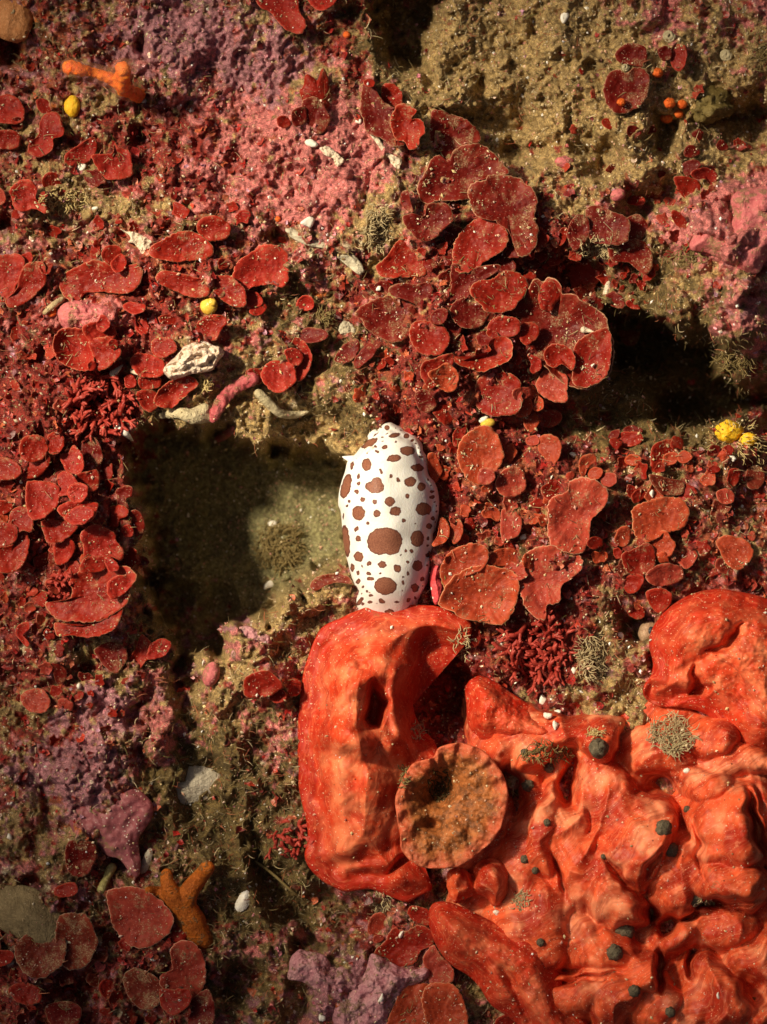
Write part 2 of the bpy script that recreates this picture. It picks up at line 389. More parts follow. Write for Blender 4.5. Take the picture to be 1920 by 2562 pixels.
def axis(lo, hi, step, far):
    inner = np.arange(lo, hi + step, step)
    offs = []; s = step; d = 0.0
    while d < far:
        s *= 1.25; d += s; offs.append(d)
    offs = np.array(offs)
    return np.concatenate([lo - offs[::-1], inner, inner[-1] + offs])
GX = axis(-60, 1980, 2.7, 3000); GY = axis(-60, 2622, 2.7, 3000)
gx, gy = np.meshgrid(GX, GY)
TH = HT(gx, gy)
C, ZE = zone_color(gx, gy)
rk = N('reef_crust')
v = rk.coord(K)
ca = rk.attr('Col')
n1 = rk.noise(v, 9, 4, .7); n2 = rk.noise(v, 34, 3, .7)
cc = rk.mix(rk.ramp(n1, .3, .72), (0.52, 0.47, 0.42), (1.5, 1.5, 1.5))
cc = rk.mix(1.0, ca, cc, 'MULTIPLY')
cc2 = rk.mix(1.0, cc, rk.mix(rk.ramp(n2, .35, .7), (0.6, 0.56, 0.55), (1.35, 1.35, 1.35)), 'MULTIPLY')
sp = rk.ramp(rk.noise(v, 60, 1, .5), .70, .76)
cc3 = rk.mix(rk.math('MULTIPLY', sp, .7), cc2, (0.85, 0.72, 0.5))
hb = rk.math('ADD', rk.math('MULTIPLY', n1, .8), rk.math('MULTIPLY', n2, .6))
MAT_REEF = rk.out(cc3, rk.ramp(rk.noise(v, 21, 2), .3, .7, .38, .85), hb, .9, .0009, .45)
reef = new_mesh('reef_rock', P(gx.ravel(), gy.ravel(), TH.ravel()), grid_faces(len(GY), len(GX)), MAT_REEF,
                attrs={'Col': C.reshape(-1, 3)}, origin=np.zeros(3))
tag(reef, kind='structure', label='encrusted reef rock with pink crusts, sediment, dark crevices and a sandy hollow')

def interp_map(px, py, M, X=GX, Y=GY):
    px = np.asarray(px, float); py = np.asarray(py, float)
    i = np.clip(np.searchsorted(X, px) - 1, 0, len(X) - 2); j = np.clip(np.searchsorted(Y, py) - 1, 0, len(Y) - 2)
    a = np.clip((px - X[i]) / (X[i + 1] - X[i]), 0, 1); b = np.clip((py - Y[j]) / (Y[j + 1] - Y[j]), 0, 1)
    return (M[j, i] * (1 - a) + M[j, i + 1] * a) * (1 - b) + (M[j + 1, i] * (1 - a) + M[j + 1, i + 1] * a) * b

# running map of the highest surface, for stacking blades on each other
HS = 6.0
HX = np.arange(-200, 2200, HS); HY = np.arange(-200, 2800, HS)
hx, hy = np.meshgrid(HX, HY)
HM = interp_map(hx, hy, TH)
def top(px, py):
    return interp_map(px, py, HM, HX, HY)
def raise_map(pts, zf):
    pts = np.asarray(pts)
    x0, y0 = pts.min(0); x1, y1 = pts.max(0)
    i0, i1 = int((x0 + 200) / HS), int((x1 + 200) / HS) + 2
    j0, j1 = int((y0 + 200) / HS), int((y1 + 200) / HS) + 2
    i0, j0 = max(i0, 0), max(j0, 0)
    X = hx[j0:j1, i0:i1]; Y = hy[j0:j1, i0:i1]
    if X.size == 0: return
    m = sdpoly(X, Y, pts) < 0
    Z = zf(X, Y) + 0 * X
    HM[j0:j1, i0:i1] = np.where(m, np.maximum(HM[j0:j1, i0:i1], Z), HM[j0:j1, i0:i1])
# ------------------------------------------------------------------ materials for living things
def blade_mat(name, c, rimc, dirt, rough=.42):
    b = N(name)
    uv = b.n('UVMap'); sep = b.n('SeparateXYZ'); b.t.links.new(uv.outputs[0], sep.inputs[0])
    r, th = sep.outputs[0], sep.outputs[1]
    v = b.coord(K)
    info = b.n('ObjectInfo').outputs['Random']
    # concentric growth bands and fine radial streaks
    wob = b.math('ADD', b.math('MULTIPLY', r, 7.0), b.math('MULTIPLY', b.noise(v, 2.2, 2), 3.0))
    band = b.math('SINE', b.math('MULTIPLY', wob, 4.0))
    comb = b.n('CombineXYZ'); b.put(comb.inputs[0], b.math('MULTIPLY', th, 60.0)); b.put(comb.inputs[1], b.math('MULTIPLY', r, 1.6)); b.put(comb.inputs[2], info)
    streak = b.noise(comb.outputs[0], 1.6, 2, .6)
    dark = tuple(x * .45 for x in c); light = (min(1, c[0] * 1.4), c[1] * 2.0 + .008, c[2] * 1.8 + .003)
    x = b.mix(b.ramp(b.noise(v, 1.4, 3, .6), .3, .7), dark, c)
    x = b.mix(b.math('MULTIPLY', b.ramp(streak, .45, .75), .55), x, light)
    x = b.mix(b.math('MULTIPLY', b.ramp(band, -.2, 1.0), .22), x, light)
    x = b.mix(b.math('MULTIPLY', b.ramp(r, .70, .97), .5), x, light)
    x = b.mix(b.math('MULTIPLY', info, .45), x, (c[0] * .55, c[1] * .7, c[2] * .9))
    film = b.math('MULTIPLY', b.ramp(b.noise(v, 1.7, 4, .7), .42, .75), b.ramp(b.noise(v, 18, 2, .6), .3, .65))
    x = b.mix(b.math('MULTIPLY', film, .36), x, (0.27, 0.12, 0.065))
    # silt settled in patches
    d = b.math('MULTIPLY', b.ramp(b.noise(v, 3.2, 4, .72), .60 - dirt * .13, .76 - dirt * .13), b.ramp(b.noise(v, 30, 2, .6), .38, .6))
    x = b.mix(b.math('MULTIPLY', d, .75), x, (0.42, 0.29, 0.15))
    speck = b.ramp(b.noise(v, 26, 1, .4), .69, .74)
    x = b.mix(b.math('MULTIPLY', speck, .45), x, (0.75, 0.5, 0.36))
    rim = b.math('MULTIPLY', b.ramp(r, .968, .99), b.ramp(b.noise(v, 12, 2), .25, .5))
    x = b.mix(b.math('MULTIPLY', rim, .85), x, rimc)
    hb = b.math('ADD', b.math('MULTIPLY', band, .07), b.math('ADD', b.math('MULTIPLY', streak, .15), b.math('ADD', b.noise(v, 14, 3, .6), b.math('MULTIPLY', d, .8))))
    return b.out(x, b.ramp(b.noise(v, 9, 2), .3, .7, rough - .02, rough + .25), hb, .4, .0004, .16)
BM = {
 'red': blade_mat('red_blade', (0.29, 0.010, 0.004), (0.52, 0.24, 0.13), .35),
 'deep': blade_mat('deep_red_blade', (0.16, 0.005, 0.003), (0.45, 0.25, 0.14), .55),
 'bright': blade_mat('bright_red_blade', (0.35, 0.014, 0.008), (0.55, 0.18, 0.10), .0),
 'orange': blade_mat('orange_red_blade', (0.40, 0.040, 0.014), (0.58, 0.27, 0.14), .2),
 'brown': blade_mat('brown_red_blade', (0.22, 0.022, 0.010), (0.45, 0.30, 0.19), 1.0),
 'pinky': blade_mat('pinkish_red_blade', (0.38, 0.036, 0.020), (0.60, 0.32, 0.20), .45),
}
def crust_mat(name, c1, c2, spots=None, rough=.5, bump=.6, scale=1.0, pores=None, sss=0.0, silt=0.0):
    b = N(name); v = b.coord(K * scale)
    x = b.mix(b.ramp(b.noise(v, 2.5, 4, .65), .3, .7), c1, c2)
    x = b.mix(b.math('MULTIPLY', b.ramp(b.noise(v, 16, 3, .7), .5, .72), .5), x, tuple(min(1, k * 1.5 + .03) for k in c2))
    x = b.mix(b.math('MULTIPLY', b.ramp(b.noise(v, 11, 3, .7), .36, .22), .6), x, tuple(k * .4 for k in c1))
    hb = b.math('ADD', b.noise(v, 8, 4, .65), b.math('MULTIPLY', b.noise(v, 30, 2), .5))
    if silt:
        m = b.math('MULTIPLY', b.ramp(b.noise(v, 2.4, 5, .75), .60 - .12 * silt, .68 - .12 * silt), b.ramp(b.noise(v, 26, 2, .6), .3, .55))
        x = b.mix(b.math('MULTIPLY', m, .85), x, (0.30, 0.20, 0.09)); hb = b.math('ADD', hb, b.math('MULTIPLY', m, .8))
    if spots:
        d = b.vor(v, spots[0]); m = b.math('MULTIPLY', b.ramp(d, .22, .16), b.ramp(b.noise(v, 1.3, 2), *spots[2]))
        x = b.mix(m, x, spots[1]); hb = b.math('ADD', hb, m)
    if pores:
        m = b.ramp(b.vor(v, pores), .13, .07); x = b.mix(b.math('MULTIPLY', m, .7), x, tuple(k * .15 for k in c1)); hb = b.math('SUBTRACT', hb, m)
    return b.out(x, rough, hb, bump, .0006, .22, sss=sss, sssr=(1, .4, .2), ssss=.0008)
MAT_PINK = crust_mat('pink_coralline', (0.46, 0.10, 0.11), (0.64, 0.20, 0.19), None, .5, silt=0.8)
MAT_PURPLE = crust_mat('purple_coralline', (0.27, 0.07, 0.08), (0.37, 0.125, 0.13), (9, (0.85, 0.7, 0.6), (.42, .52)), .35, .35, silt=0.3)
MAT_LILAC = crust_mat('lilac_coralline', (0.42, 0.16, 0.19), (0.62, 0.33, 0.33), (5, (0.8, 0.66, 0.6), (.5, .6)), .45, .9, silt=0.6)
MAT_DOTS = crust_mat('white_dotted_crust', (0.62, 0.05, 0.06), (0.72, 0.10, 0.11), (4.2, (0.92, 0.82, 0.7), (.25, .35)), .4)
MAT_ORANGE = crust_mat('orange_sponge', (0.30, 0.07, 0.008), (0.58, 0.15, 0.014), None, .6, 1.0, sss=.1, pores=7, silt=0.5)
MAT_HOT = crust_mat('hot_orange', (0.70, 0.09, 0.012), (0.85, 0.19, 0.03), None, .5, 1.0, sss=.1, pores=8)
MAT_YELLOW = crust_mat('yellow_sponge', (0.80, 0.42, 0.012), (0.90, 0.55, 0.04), None, .5, .6, sss=.1)
MAT_PALE = crust_mat('pale_shell', (0.60, 0.47, 0.34), (0.80, 0.68, 0.52), None, .45, .8, silt=0.5)
MAT_WHITE = crust_mat('white_shell', (0.80, 0.72, 0.58), (0.92, 0.88, 0.80), None, .35, .4, silt=0.2)
MAT_TAN = crust_mat('tan_silt', (0.38, 0.27, 0.14), (0.58, 0.45, 0.26), None, .8, 1.0)
MAT_GREY = crust_mat('grey_ball', (0.075, 0.058, 0.036), (0.15, 0.12, 0.075), (16, (0.20, 0.18, 0.13), (.3, .5)), .8, .8)
MAT_GOLD = crust_mat('amber_shell', (0.55, 0.30, 0.03), (0.85, 0.60, 0.10), None, .12, .15)
MAT_OLIVE = crust_mat('olive_tunic', (0.11, 0.075, 0.02), (0.22, 0.16, 0.05), None, .5, .8)
MAT_BUSH = crust_mat('bush_alga', (0.26, 0.022, 0.016), (0.42, 0.06, 0.04), None, .4, .3)
MAT_CORALTUBE = crust_mat('pink_crusted_tube', (0.34, 0.05, 0.06), (0.50, 0.13, 0.13), (6, (0.8, 0.5, 0.45), (.5, .6)), .35, .8, silt=0.7)

# ------------------------------------------------------------------ blades
def orient(verts, faces):
    a, b, c = verts[faces[:, 0]], verts[faces[:, 1]], verts[faces[:, 2]]
    nz = np.cross(b - a, c - a)[:, 2].sum()
    return faces if nz > 0 else faces[:, ::-1]

def scaled_rings(out, rad):
    """outline points (m,2), radii (k,) -> grids px, py of shape (k, m)"""
    c = out.mean(0)
    return c[0] + rad[:, None] * (out[:, 0] - c[0]), c[1] + rad[:, None] * (out[:, 1] - c[1]), c

NB = [0]
def make_blade(pts, mat='red', lift=26, cup=7, tilt=None, label=None, group='red alga blades', q=60, name='red_alga_blade', z=None, hang=0.0, thick=6.0, collect=None):
    NB[0] += 1; seed = NB[0]
    rng = random.Random(seed)
    pts = np.asarray(pts, float)
    size = math.sqrt((np.ptp(pts[:, 0]) + 10) * (np.ptp(pts[:, 1]) + 10)) / 2
    na = int(min(200, max(40, size * 1.5))); nr = int(min(26, max(8, size / 4)))
    if collect is None: pts = pts.mean(0) + (pts - pts.mean(0)) * 1.06
    out = closed_curve(pts, na)
    c = out.mean(0)
    th = np.arange(na) / na * 2 * np.pi
    dirs = (out - c) / (np.hypot(*(out - c).T)[:, None] + 1e-6)
    nn = noise(np.cos(th) * 3 + seed * 9.1, np.sin(th) * 3, .55, seed)
    n3 = noise(np.cos(th) * 9 + seed * 9.1, np.sin(th) * 9, .7, seed + 3)
    nl = rng.choice([4, 5, 6, 7]); cus = np.abs(np.sin(th * nl / 2 + rng.uniform(0, 6) + nn)) ** .7 - .62
    out = out + dirs * (cus * size * (.055 if collect is None else .13))[:, None]
    out = out + dirs * (nn * size * .025 + n3 * min(2.8, size * .035))[:, None]
    rad = np.linspace(0.02, 1, nr) ** .85
    px, py, c = scaled_rings(out, rad)
    r = rad[:, None] + 0 * px
    # where it rests
    m = sdpoly(hx[::1, ::1][:0], hy[:0], pts) if False else None
    smp = top(px, py)
    base = np.percentile(smp, q) + lift if z is None else z
    ang = rng.uniform(0, 2 * np.pi) if tilt is None else math.radians(tilt[0])
    ta = rng.uniform(6, 16) if tilt is None else tilt[1]
    dx = (px - c[0]) / size; dy = (py - c[1]) / size
    waves = size * (.07 * r ** 2 * np.sin(th[None] * rng.choice([3, 4, 5]) + rng.uniform(0, 6)) + .035 * r ** 3 * np.sin(th[None] * rng.choice([7, 9, 11]) + rng.uniform(0, 6)))
    zz = base + ta * (dx * math.cos(ang) + dy * math.sin(ang)) + cup * (r ** 2 - .3) * size / 45 + waves * .8
    zz = zz + size * .045 * noise(px, py, max(20, size * .5), seed) + 1.6 * noise(px, py, 12, seed + 1) - hang * r ** 3 * size * .3
    zz = zz - 2.5 * sstep(.93, 1, r)
    zb = zz - thick * (1 - .55 * r ** 6)
    V = np.concatenate([P(px, py, zz).reshape(-1, 3), P(px, py, zb).reshape(-1, 3), P([c[0]], [c[1]], [zz[0].mean()]), P([c[0]], [c[1]], [zb[0].mean()])])
    n = nr * na
    if collect is not None:
        collect.append((V, r, th, nr, na))
    F1 = orient(V, grid_faces(nr, na, True)); F2 = orient(V, grid_faces(nr, na, True) + n)[:, ::-1]
    a = np.arange(na); b = (a + 1) % na
    rimf = np.stack([(nr - 1) * na + a, (nr - 1) * na + b, n + (nr - 1) * na + b, n + (nr - 1) * na + a], -1)
    ctr = np.stack([a, b, np.full(na, 2 * n)], -1); ctr = orient(V, ctr)
    ctb = orient(V, np.stack([a + n, b + n, np.full(na, 2 * n + 1)], -1))[:, ::-1]
    # make the rim face outwards
    e = V[rimf[0, 1]] - V[rimf[0, 0]]; d2 = V[rimf[0, 3]] - V[rimf[0, 0]]
    nrm = np.cross(e, d2); og = V[rimf[0, 0]] - V[2 * n]
    if nrm @ og < 0: rimf = rimf[:, ::-1]
    u = np.concatenate([r.ravel(), r.ravel(), [0, 0]]); vv = np.tile(th / (2 * np.pi), nr); vv = np.abs(vv - .5) * 2
    uv = np.stack([u, np.concatenate([vv, vv, [0, 0]])], -1)
    if collect is not None:
        collect[-1] = (V, [F1, F2, rimf, ctr, ctb], uv, mat)
        raise_map(pts, lambda X, Y: np.full(X.shape, float(np.percentile(zz, 65))))
        return None
    o = new_mesh(name, V, [F1, F2, rimf, ctr, ctb], BM[mat] if isinstance(mat, str) else mat, uv=uv)
    tag(o, label, 'alga' if name == 'red_alga_blade' else None, group)
    raise_map(pts, lambda X, Y: np.full(X.shape, float(np.percentile(zz, 65))))
    return o

# ------------------------------------------------------------------ thick forms traced in plan
def make_slab(name, pts, zf, mat, label, cat, group=None, nr=40, na=160, skirt=60, edge=14, rough_edge=.02, attrs=None, undercut=.97):
    """body with a plan outline: top surface zf(px,py,r,d) and sides going down by `skirt`"""
    pts = np.asarray(pts, float)
    out = closed_curve(pts, na); c = out.mean(0)
    size = math.hypot(np.ptp(pts[:, 0]), np.ptp(pts[:, 1])) / 2
    NB[0] += 1; seed = NB[0] + 500
    out = c + (out - c) * (1 + rough_edge * noise(out[:, 0], out[:, 1], size * .25, seed) + rough_edge * .5 * noise(out[:, 0], out[:, 1], size * .08, seed))[:, None]
    rad = np.concatenate([np.linspace(0.01, 1, nr) ** .8])
    px, py, c = scaled_rings(out, rad)
    d = -sdpoly(px, py, out[::max(1, na // 90)])
    d = np.clip(d, 0, None)
    r = rad[:, None] + 0 * px
    z = zf(px, py, r, d) - edge * (1 - np.sqrt(np.clip(1 - (1 - np.clip(d / edge, 0, 1)) ** 2, 0, 1)))
    rings_p = [px]; rings_q = [py]; rings_z = [z]
    for k, (s, dz) in enumerate([(1.0, .25), (undercut * .5 + .5, .6), (undercut, 1.0)]):
        rings_p.append(c[0] + s * (out[None, :, 0] - c[0])); rings_q.append(c[1] + s * (out[None, :, 1] - c[1])); rings_z.append(z[-1:] - skirt * dz)
    X = np.concatenate(rings_p); Y = np.concatenate(rings_q); Z = np.concatenate(rings_z)
    V = P(X, Y, Z).reshape(-1, 3)
    F = grid_faces(len(X), na, True)
    nt_ = (nr - 1) * na
    flip = orient(V, F[:nt_]) is not F[:nt_]
    t = F[:nt_]; o_ = orient(V, t)
    if not np.array_equal(o_, t): F = F[:, ::-1]
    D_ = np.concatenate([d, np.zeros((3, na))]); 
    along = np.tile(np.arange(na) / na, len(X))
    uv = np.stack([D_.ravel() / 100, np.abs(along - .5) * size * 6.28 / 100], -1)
    V = np.vstack([V, P([c[0]], [c[1]], [z[0].mean()])]); uv = np.vstack([uv, [[d[0].mean() / 100, 0]]])
    a = np.arange(na); ctr = orient(V, np.stack([a, (a + 1) % na, np.full(na, len(V) - 1)], -1))
    o = new_mesh(name, V, [F, ctr], mat, uv=uv)
    tag(o, label, cat, group)
    zc = z
    def zmap(X_, Y_):
        k = np.clip(sdpoly(X_, Y_, out[::max(1, na // 60)]) * -1, 0, None)
        rr = np.full(X_.shape, .5)
        return zf(X_, Y_, rr, k)
    raise_map(out[::max(1, na // 60)], zmap)
    return o

def ball(name, cx, cy, rx, ry, rz, mat, sink=.3, rot=0, noisy=.08, nseed=None, z=None, nu=36, nv=22, warp=None):
    """a lumpy ball; rx, ry, rz in px; returns the object, its foot at the surface"""
    NB[0] += 1; s = NB[0] if nseed is None else nseed
    u = np.arange(nu) / nu * 2 * np.pi; v = np.linspace(0, np.pi, nv)
    U, W = np.meshgrid(u, v)
    X = np.sin(W) * np.cos(U); Y = np.sin(W) * np.sin(U); Z = np.cos(W)
    k = 1 + noisy * (noise(X * 2 + s * 3.3 + Z * 1.3, Y * 2 + Z * .7, 1.0, s) + .5 * noise(X * 6 + s + Z * 3, Y * 6 - Z * 3, 1.0, s + 1))
    X, Y, Z = X * k * rx, Y * k * ry, Z * k * rz
    if warp: X, Y, Z = warp(X, Y, Z)
    a = math.radians(rot); X, Y = X * math.cos(a) - Y * math.sin(a), X * math.sin(a) + Y * math.cos(a)
    zb = float(top(cx, cy)) if z is None else z
    zc = zb + rz * (1 - 2 * sink)
    V = P(cx + X, cy + Y, zc + Z).reshape(-1, 3)
    F = grid_faces(nv, nu, True)
    if not np.array_equal(orient(V, F[:nu * (nv // 2)]), F[:nu * (nv // 2)]): F = F[:, ::-1]
    o = new_mesh(name, V, F, mat)
    raise_map(ell(cx, cy, rx, ry, rot, 10), lambda A, B: np.full(A.shape, zc + rz * .6))
    return o

def tube_arrays(pts, rads, ns=10, closed_ends=True, sub=6, wob=0.0, seed=0):
    """pts (n,3) px,py,z -> verts in px space and faces; smooth path, tapered, rounded ends"""
    p = np.asarray(pts, float); m = len(p); rr = np.asarray(rads, float)
    if m > 2:
        t = np.linspace(0, 1, sub, endpoint=False)[:, None]; q = []; qr = []
        for i in range(m - 1):
            p0, p1, p2, p3 = p[max(i - 1, 0)], p[i], p[i + 1], p[min(i + 2, m - 1)]
            q.append(.5 * (2 * p1 + (p2 - p0) * t + (2 * p0 - 5 * p1 + 4 * p2 - p3) * t ** 2 + (3 * p1 - p0 - 3 * p2 + p3) * t ** 3)); qr.append(rr[i] + (rr[i + 1] - rr[i]) * t[:, 0])
        p = np.vstack(q + [p[-1:]]); rr = np.concatenate(qr + [rr[-1:]])
    tan = np.gradient(p, axis=0); tan /= np.linalg.norm(tan, axis=1)[:, None] + 1e-9
    if closed_ends:
        r0, r1 = rr[0], rr[-1]
        cap0 = [(p[0] - tan[0] * r0 * a, r0 * b) for a, b in ((1, .02), (.8, .6), (.4, .92))]
        cap1 = [(p[-1] + tan[-1] * r1 * a, r1 * b) for a, b in ((.4, .92), (.8, .6), (1, .02))]
        p = np.vstack([[a for a, _ in cap0], p, [a for a, _ in cap1]]); rr = np.concatenate([[b for _, b in cap0], rr, [b for _, b in cap1]])
        tan = np.vstack([np.repeat(tan[:1], 3, 0), tan, np.repeat(tan[-1:], 3, 0)])
    up = np.array([0, 0, 1.0]); up = np.where(np.abs(tan @ up)[:, None] > .95, np.array([1.0, 0, 0]), up)
    sx = np.cross(tan, up); sx /= np.linalg.norm(sx, axis=1)[:, None] + 1e-9; sy = np.cross(sx, tan)
    a = np.arange(ns) / ns * 2 * np.pi
    R = rr[:, None] * (1 + wob * noise(np.arange(len(rr))[:, None] * .9 + seed, a[None] * 2, 1.3, seed)) if wob else rr[:, None] + 0 * a[None]
    V = p[:, None] + sx[:, None] * (np.cos(a)[None, :, None] * R[..., None]) + sy[:, None] * (np.sin(a)[None, :, None] * R[..., None])
    F = grid_faces(len(p), ns, True)
    return V.reshape(-1, 3), F
def tubes(name, specs, mat, ns=10, wob=0.0, remesh=None, smooth=True, **kw):
    Vs, Fs = [], []; n = 0
    for i, (p, r) in enumerate(specs):
        V, F = tube_arrays(p, r, ns, wob=wob, seed=i * 7 + len(p), **kw); Vs.append(V); Fs.append(F + n); n += len(V)
    V = np.vstack(Vs); V = P(V[:, 0], V[:, 1], V[:, 2])
    F = np.vstack(Fs)
    # outward winding test on the first ring
    a, b, c = V[F[ns * 4, 0]], V[F[ns * 4, 1]], V[F[ns * 4, 2]]
    ring = V[F[ns * 4, 0] // ns * ns: F[ns * 4, 0] // ns * ns + ns].mean(0)
    if np.cross(b - a, c - a) @ (a - ring) < 0: F = F[:, ::-1]
    o = new_mesh(name, V, F, mat, smooth=smooth)
    if remesh:
        mo = o.modifiers.new('fuse', 'REMESH'); mo.mode = 'VOXEL'; mo.voxel_size = remesh * PX; mo.use_smooth_shade = True
        sm = o.modifiers.new('soften', 'SMOOTH'); sm.iterations = 6; sm.factor = .6
    return o
# ------------------------------------------------------------------ the big orange-red crusts
def sponge_mat(name, c1, c2, c3, rim=False):
    b = N(name); v = b.coord(K)
    uv = b.coord((1, 1, 1), 'UV')
    wv = b.n('VectorMath', operation='ADD'); b.t.links.new(uv, wv.inputs[0])
    nz = b.n('TexNoise'); b.put(nz.inputs['Vector'], v); nz.inputs['Scale'].default_value = 1.1; nz.inputs['Detail'].default_value = 2
    sc = b.n('VectorMath', operation='SCALE'); b.t.links.new(nz.outputs['Color'], sc.inputs[0]); sc.inputs['Scale'].default_value = .8
    b.t.links.new(sc.outputs[0], wv.inputs[1])
    mp = b.n('Mapping'); b.t.links.new(wv.outputs[0], mp.inputs[0]); mp.inputs['Scale'].default_value = (26, 1.0, 1)
    fine = b.noise(mp.outputs[0], 1.4, 3, .6)
    mp2 = b.n('Mapping'); b.t.links.new(wv.outputs[0], mp2.inputs[0]); mp2.inputs['Scale'].default_value = (4.5, .5, 1)
    broad = b.noise(mp2.outputs[0], 1.2, 2, .5)
    big = b.noise(v, 1.15, 4, .6)
    x = b.mix(b.ramp(big, .38, .60), c1, c2)
    x = b.mix(b.math('MULTIPLY', b.ramp(b.noise(v, .9, 3, .6), .50, .66), .75), x, c3)
    if rim:      # the growing margin is deeper red; the paler middle also paints in lit crests
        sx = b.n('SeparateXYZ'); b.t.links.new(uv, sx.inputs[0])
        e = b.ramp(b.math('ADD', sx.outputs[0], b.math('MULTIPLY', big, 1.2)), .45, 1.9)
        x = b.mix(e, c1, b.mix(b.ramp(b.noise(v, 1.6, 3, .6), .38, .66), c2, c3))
    x = b.mix(b.math('MULTIPLY', b.ramp(broad, .42, .66), .55), x, tuple(k * .62 for k in c1))
    x = b.mix(b.math('MULTIPLY', b.ramp(fine, .5, .7), .30), x, c3)
    x = b.mix(b.math('MULTIPLY', b.ramp(b.noise(v, 4.5, 4, .7), .56, .72), .45), x, c3)
    # silt specks and tiny pores
    sp = b.ramp(b.noise(v, 24, 1, .4), .70, .74)
    x = b.mix(b.math('MULTIPLY', sp, .75), x, (0.85, 0.60, 0.40))
    brn = b.math('MULTIPLY', b.ramp(b.noise(v, 2.1, 5, .75), .60, .70), b.ramp(b.noise(v, 17, 2), .42, .6))
    x = b.mix(b.math('MULTIPLY', brn, .6), x, (0.25, 0.13, 0.05))
    po = b.math('MULTIPLY', b.ramp(b.vor(v, 2.6), .075, .045), b.ramp(b.noise(v, .9, 1), .42, .5))
    x = b.mix(b.math('MULTIPLY', po, .85), x, (0.10, 0.012, 0.006))
    hb = b.math('ADD', b.math('MULTIPLY', fine, .35), b.math('ADD', b.math('MULTIPLY', broad, .5), b.math('MULTIPLY', b.noise(v, 7, 4, .6), .5)))
    return b.out(x, b.ramp(b.noise(v, 5, 2), .3, .7, .42, .68), hb, .36, .0006, .26, sss=.12, sssr=(1.0, .25, .1), ssss=.0007)
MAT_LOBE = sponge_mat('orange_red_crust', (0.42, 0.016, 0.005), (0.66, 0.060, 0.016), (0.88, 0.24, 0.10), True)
MAT_MASS = sponge_mat('orange_red_folds', (0.42, 0.026, 0.008), (0.76, 0.11, 0.034), (0.93, 0.33, 0.16))
cm = N('brown_orange_cup'); v = cm.coord(K)
sx = cm.n('SeparateXYZ'); cm.t.links.new(cm.coord((1, 1, 1), 'UV'), sx.inputs[0])
nn_ = cm.noise(v, 2.6, 5, .7)
inn = cm.ramp(cm.math('ADD', sx.outputs[0], cm.math('MULTIPLY', nn_, 1.1)), .50, 1.05)
x = cm.mix(inn, cm.mix(cm.ramp(nn_, .35, .65), (0.50, 0.085, 0.030), (0.64, 0.15, 0.075)), cm.mix(cm.ramp(cm.noise(v, 4, 4, .7), .35, .65), (0.14, 0.045, 0.012), (0.46, 0.145, 0.038)))
x = cm.mix(cm.math('MULTIPLY', cm.ramp(cm.noise(v, 24, 2, .6), .66, .72), .8), x, (0.7, 0.5, 0.28))
MAT_CUP = cm.out(x, .55, cm.math('ADD', cm.noise(v, 7, 4, .65), cm.math('MULTIPLY', cm.noise(v, 30, 2), .4)), .6, .0007, .3)

def rotq(px, py, cx, cy, rx, ry, rot):
    a = math.radians(rot); dx = px - cx; dy = py - cy
    X = dx * math.cos(a) + dy * math.sin(a); Y = -dx * math.sin(a) + dy * math.cos(a)
    return (X / rx) ** 2 + (Y / ry) ** 2
def dome(px, py, cx, cy, rx, ry, rot, h, p=1.0):
    return h * np.exp(-rotq(px, py, cx, cy, rx, ry, rot) ** p)
def tdome(tile, px, py, cx, cy, rx, ry, rot, h, p=1.0):
    c, r = tile
    return dome(px, py, 640 * c + cx * TS, 640 * r + cy * TS, rx * TS, ry * TS, rot, h, p)

LOBE_A = T(1, 2, [(440, 740), (560, 682), (655, 642), (760, 612), (900, 598), (1040, 600), (1200, 620), (1320, 668), (1395, 720), (1400, 790), (1370, 850), (1290, 880), (1200, 862), (1125, 880), (1085, 990), (1045, 1080), (1020, 1180), (1030, 1300), (1080, 1400), (1150, 1480), (1190, 1560), (1240, 1658)]) \
   + T(1, 3, [(1180, 160), (1100, 330), (1060, 480), (1040, 600), (1110, 700), (1142, 785), (1060, 835), (980, 872), (870, 838), (740, 790), (600, 803), (530, 785), (420, 722), (340, 640), (318, 565), (338, 470), (332, 370), (308, 262), (290, 190), (277, 120), (279, 0)]) \
   + T(1, 2, [(272, 1520), (275, 1350), (290, 1180), (310, 1050), (345, 930), (390, 810)])
hollow_big = T(1, 2, [(1110, 860), (1230, 900), (1300, 960), (1340, 1100), (1350, 1250), (1380, 1370), (1300, 1460), (1190, 1440), (1080, 1400), (1030, 1300), (1020, 1180), (1040, 1080), (1090, 1010)])
hollow_small = T(1, 2, [(770, 1120), (820, 1160), (845, 1230), (825, 1330), (790, 1395), (745, 1390), (712, 1330), (735, 1270), (755, 1200)])
def dline(px, py, pts):
    d = np.full(np.shape(px), 1e9)
    for (ax, ay), (bx, by) in zip(pts[:-1], pts[1:]):
        ex, ey = bx - ax, by - ay
        t = np.clip(((px - ax) * ex + (py - ay) * ey) / (ex * ex + ey * ey), 0, 1)
        d = np.minimum(d, np.hypot(px - ax - t * ex, py - ay - t * ey))
    return d
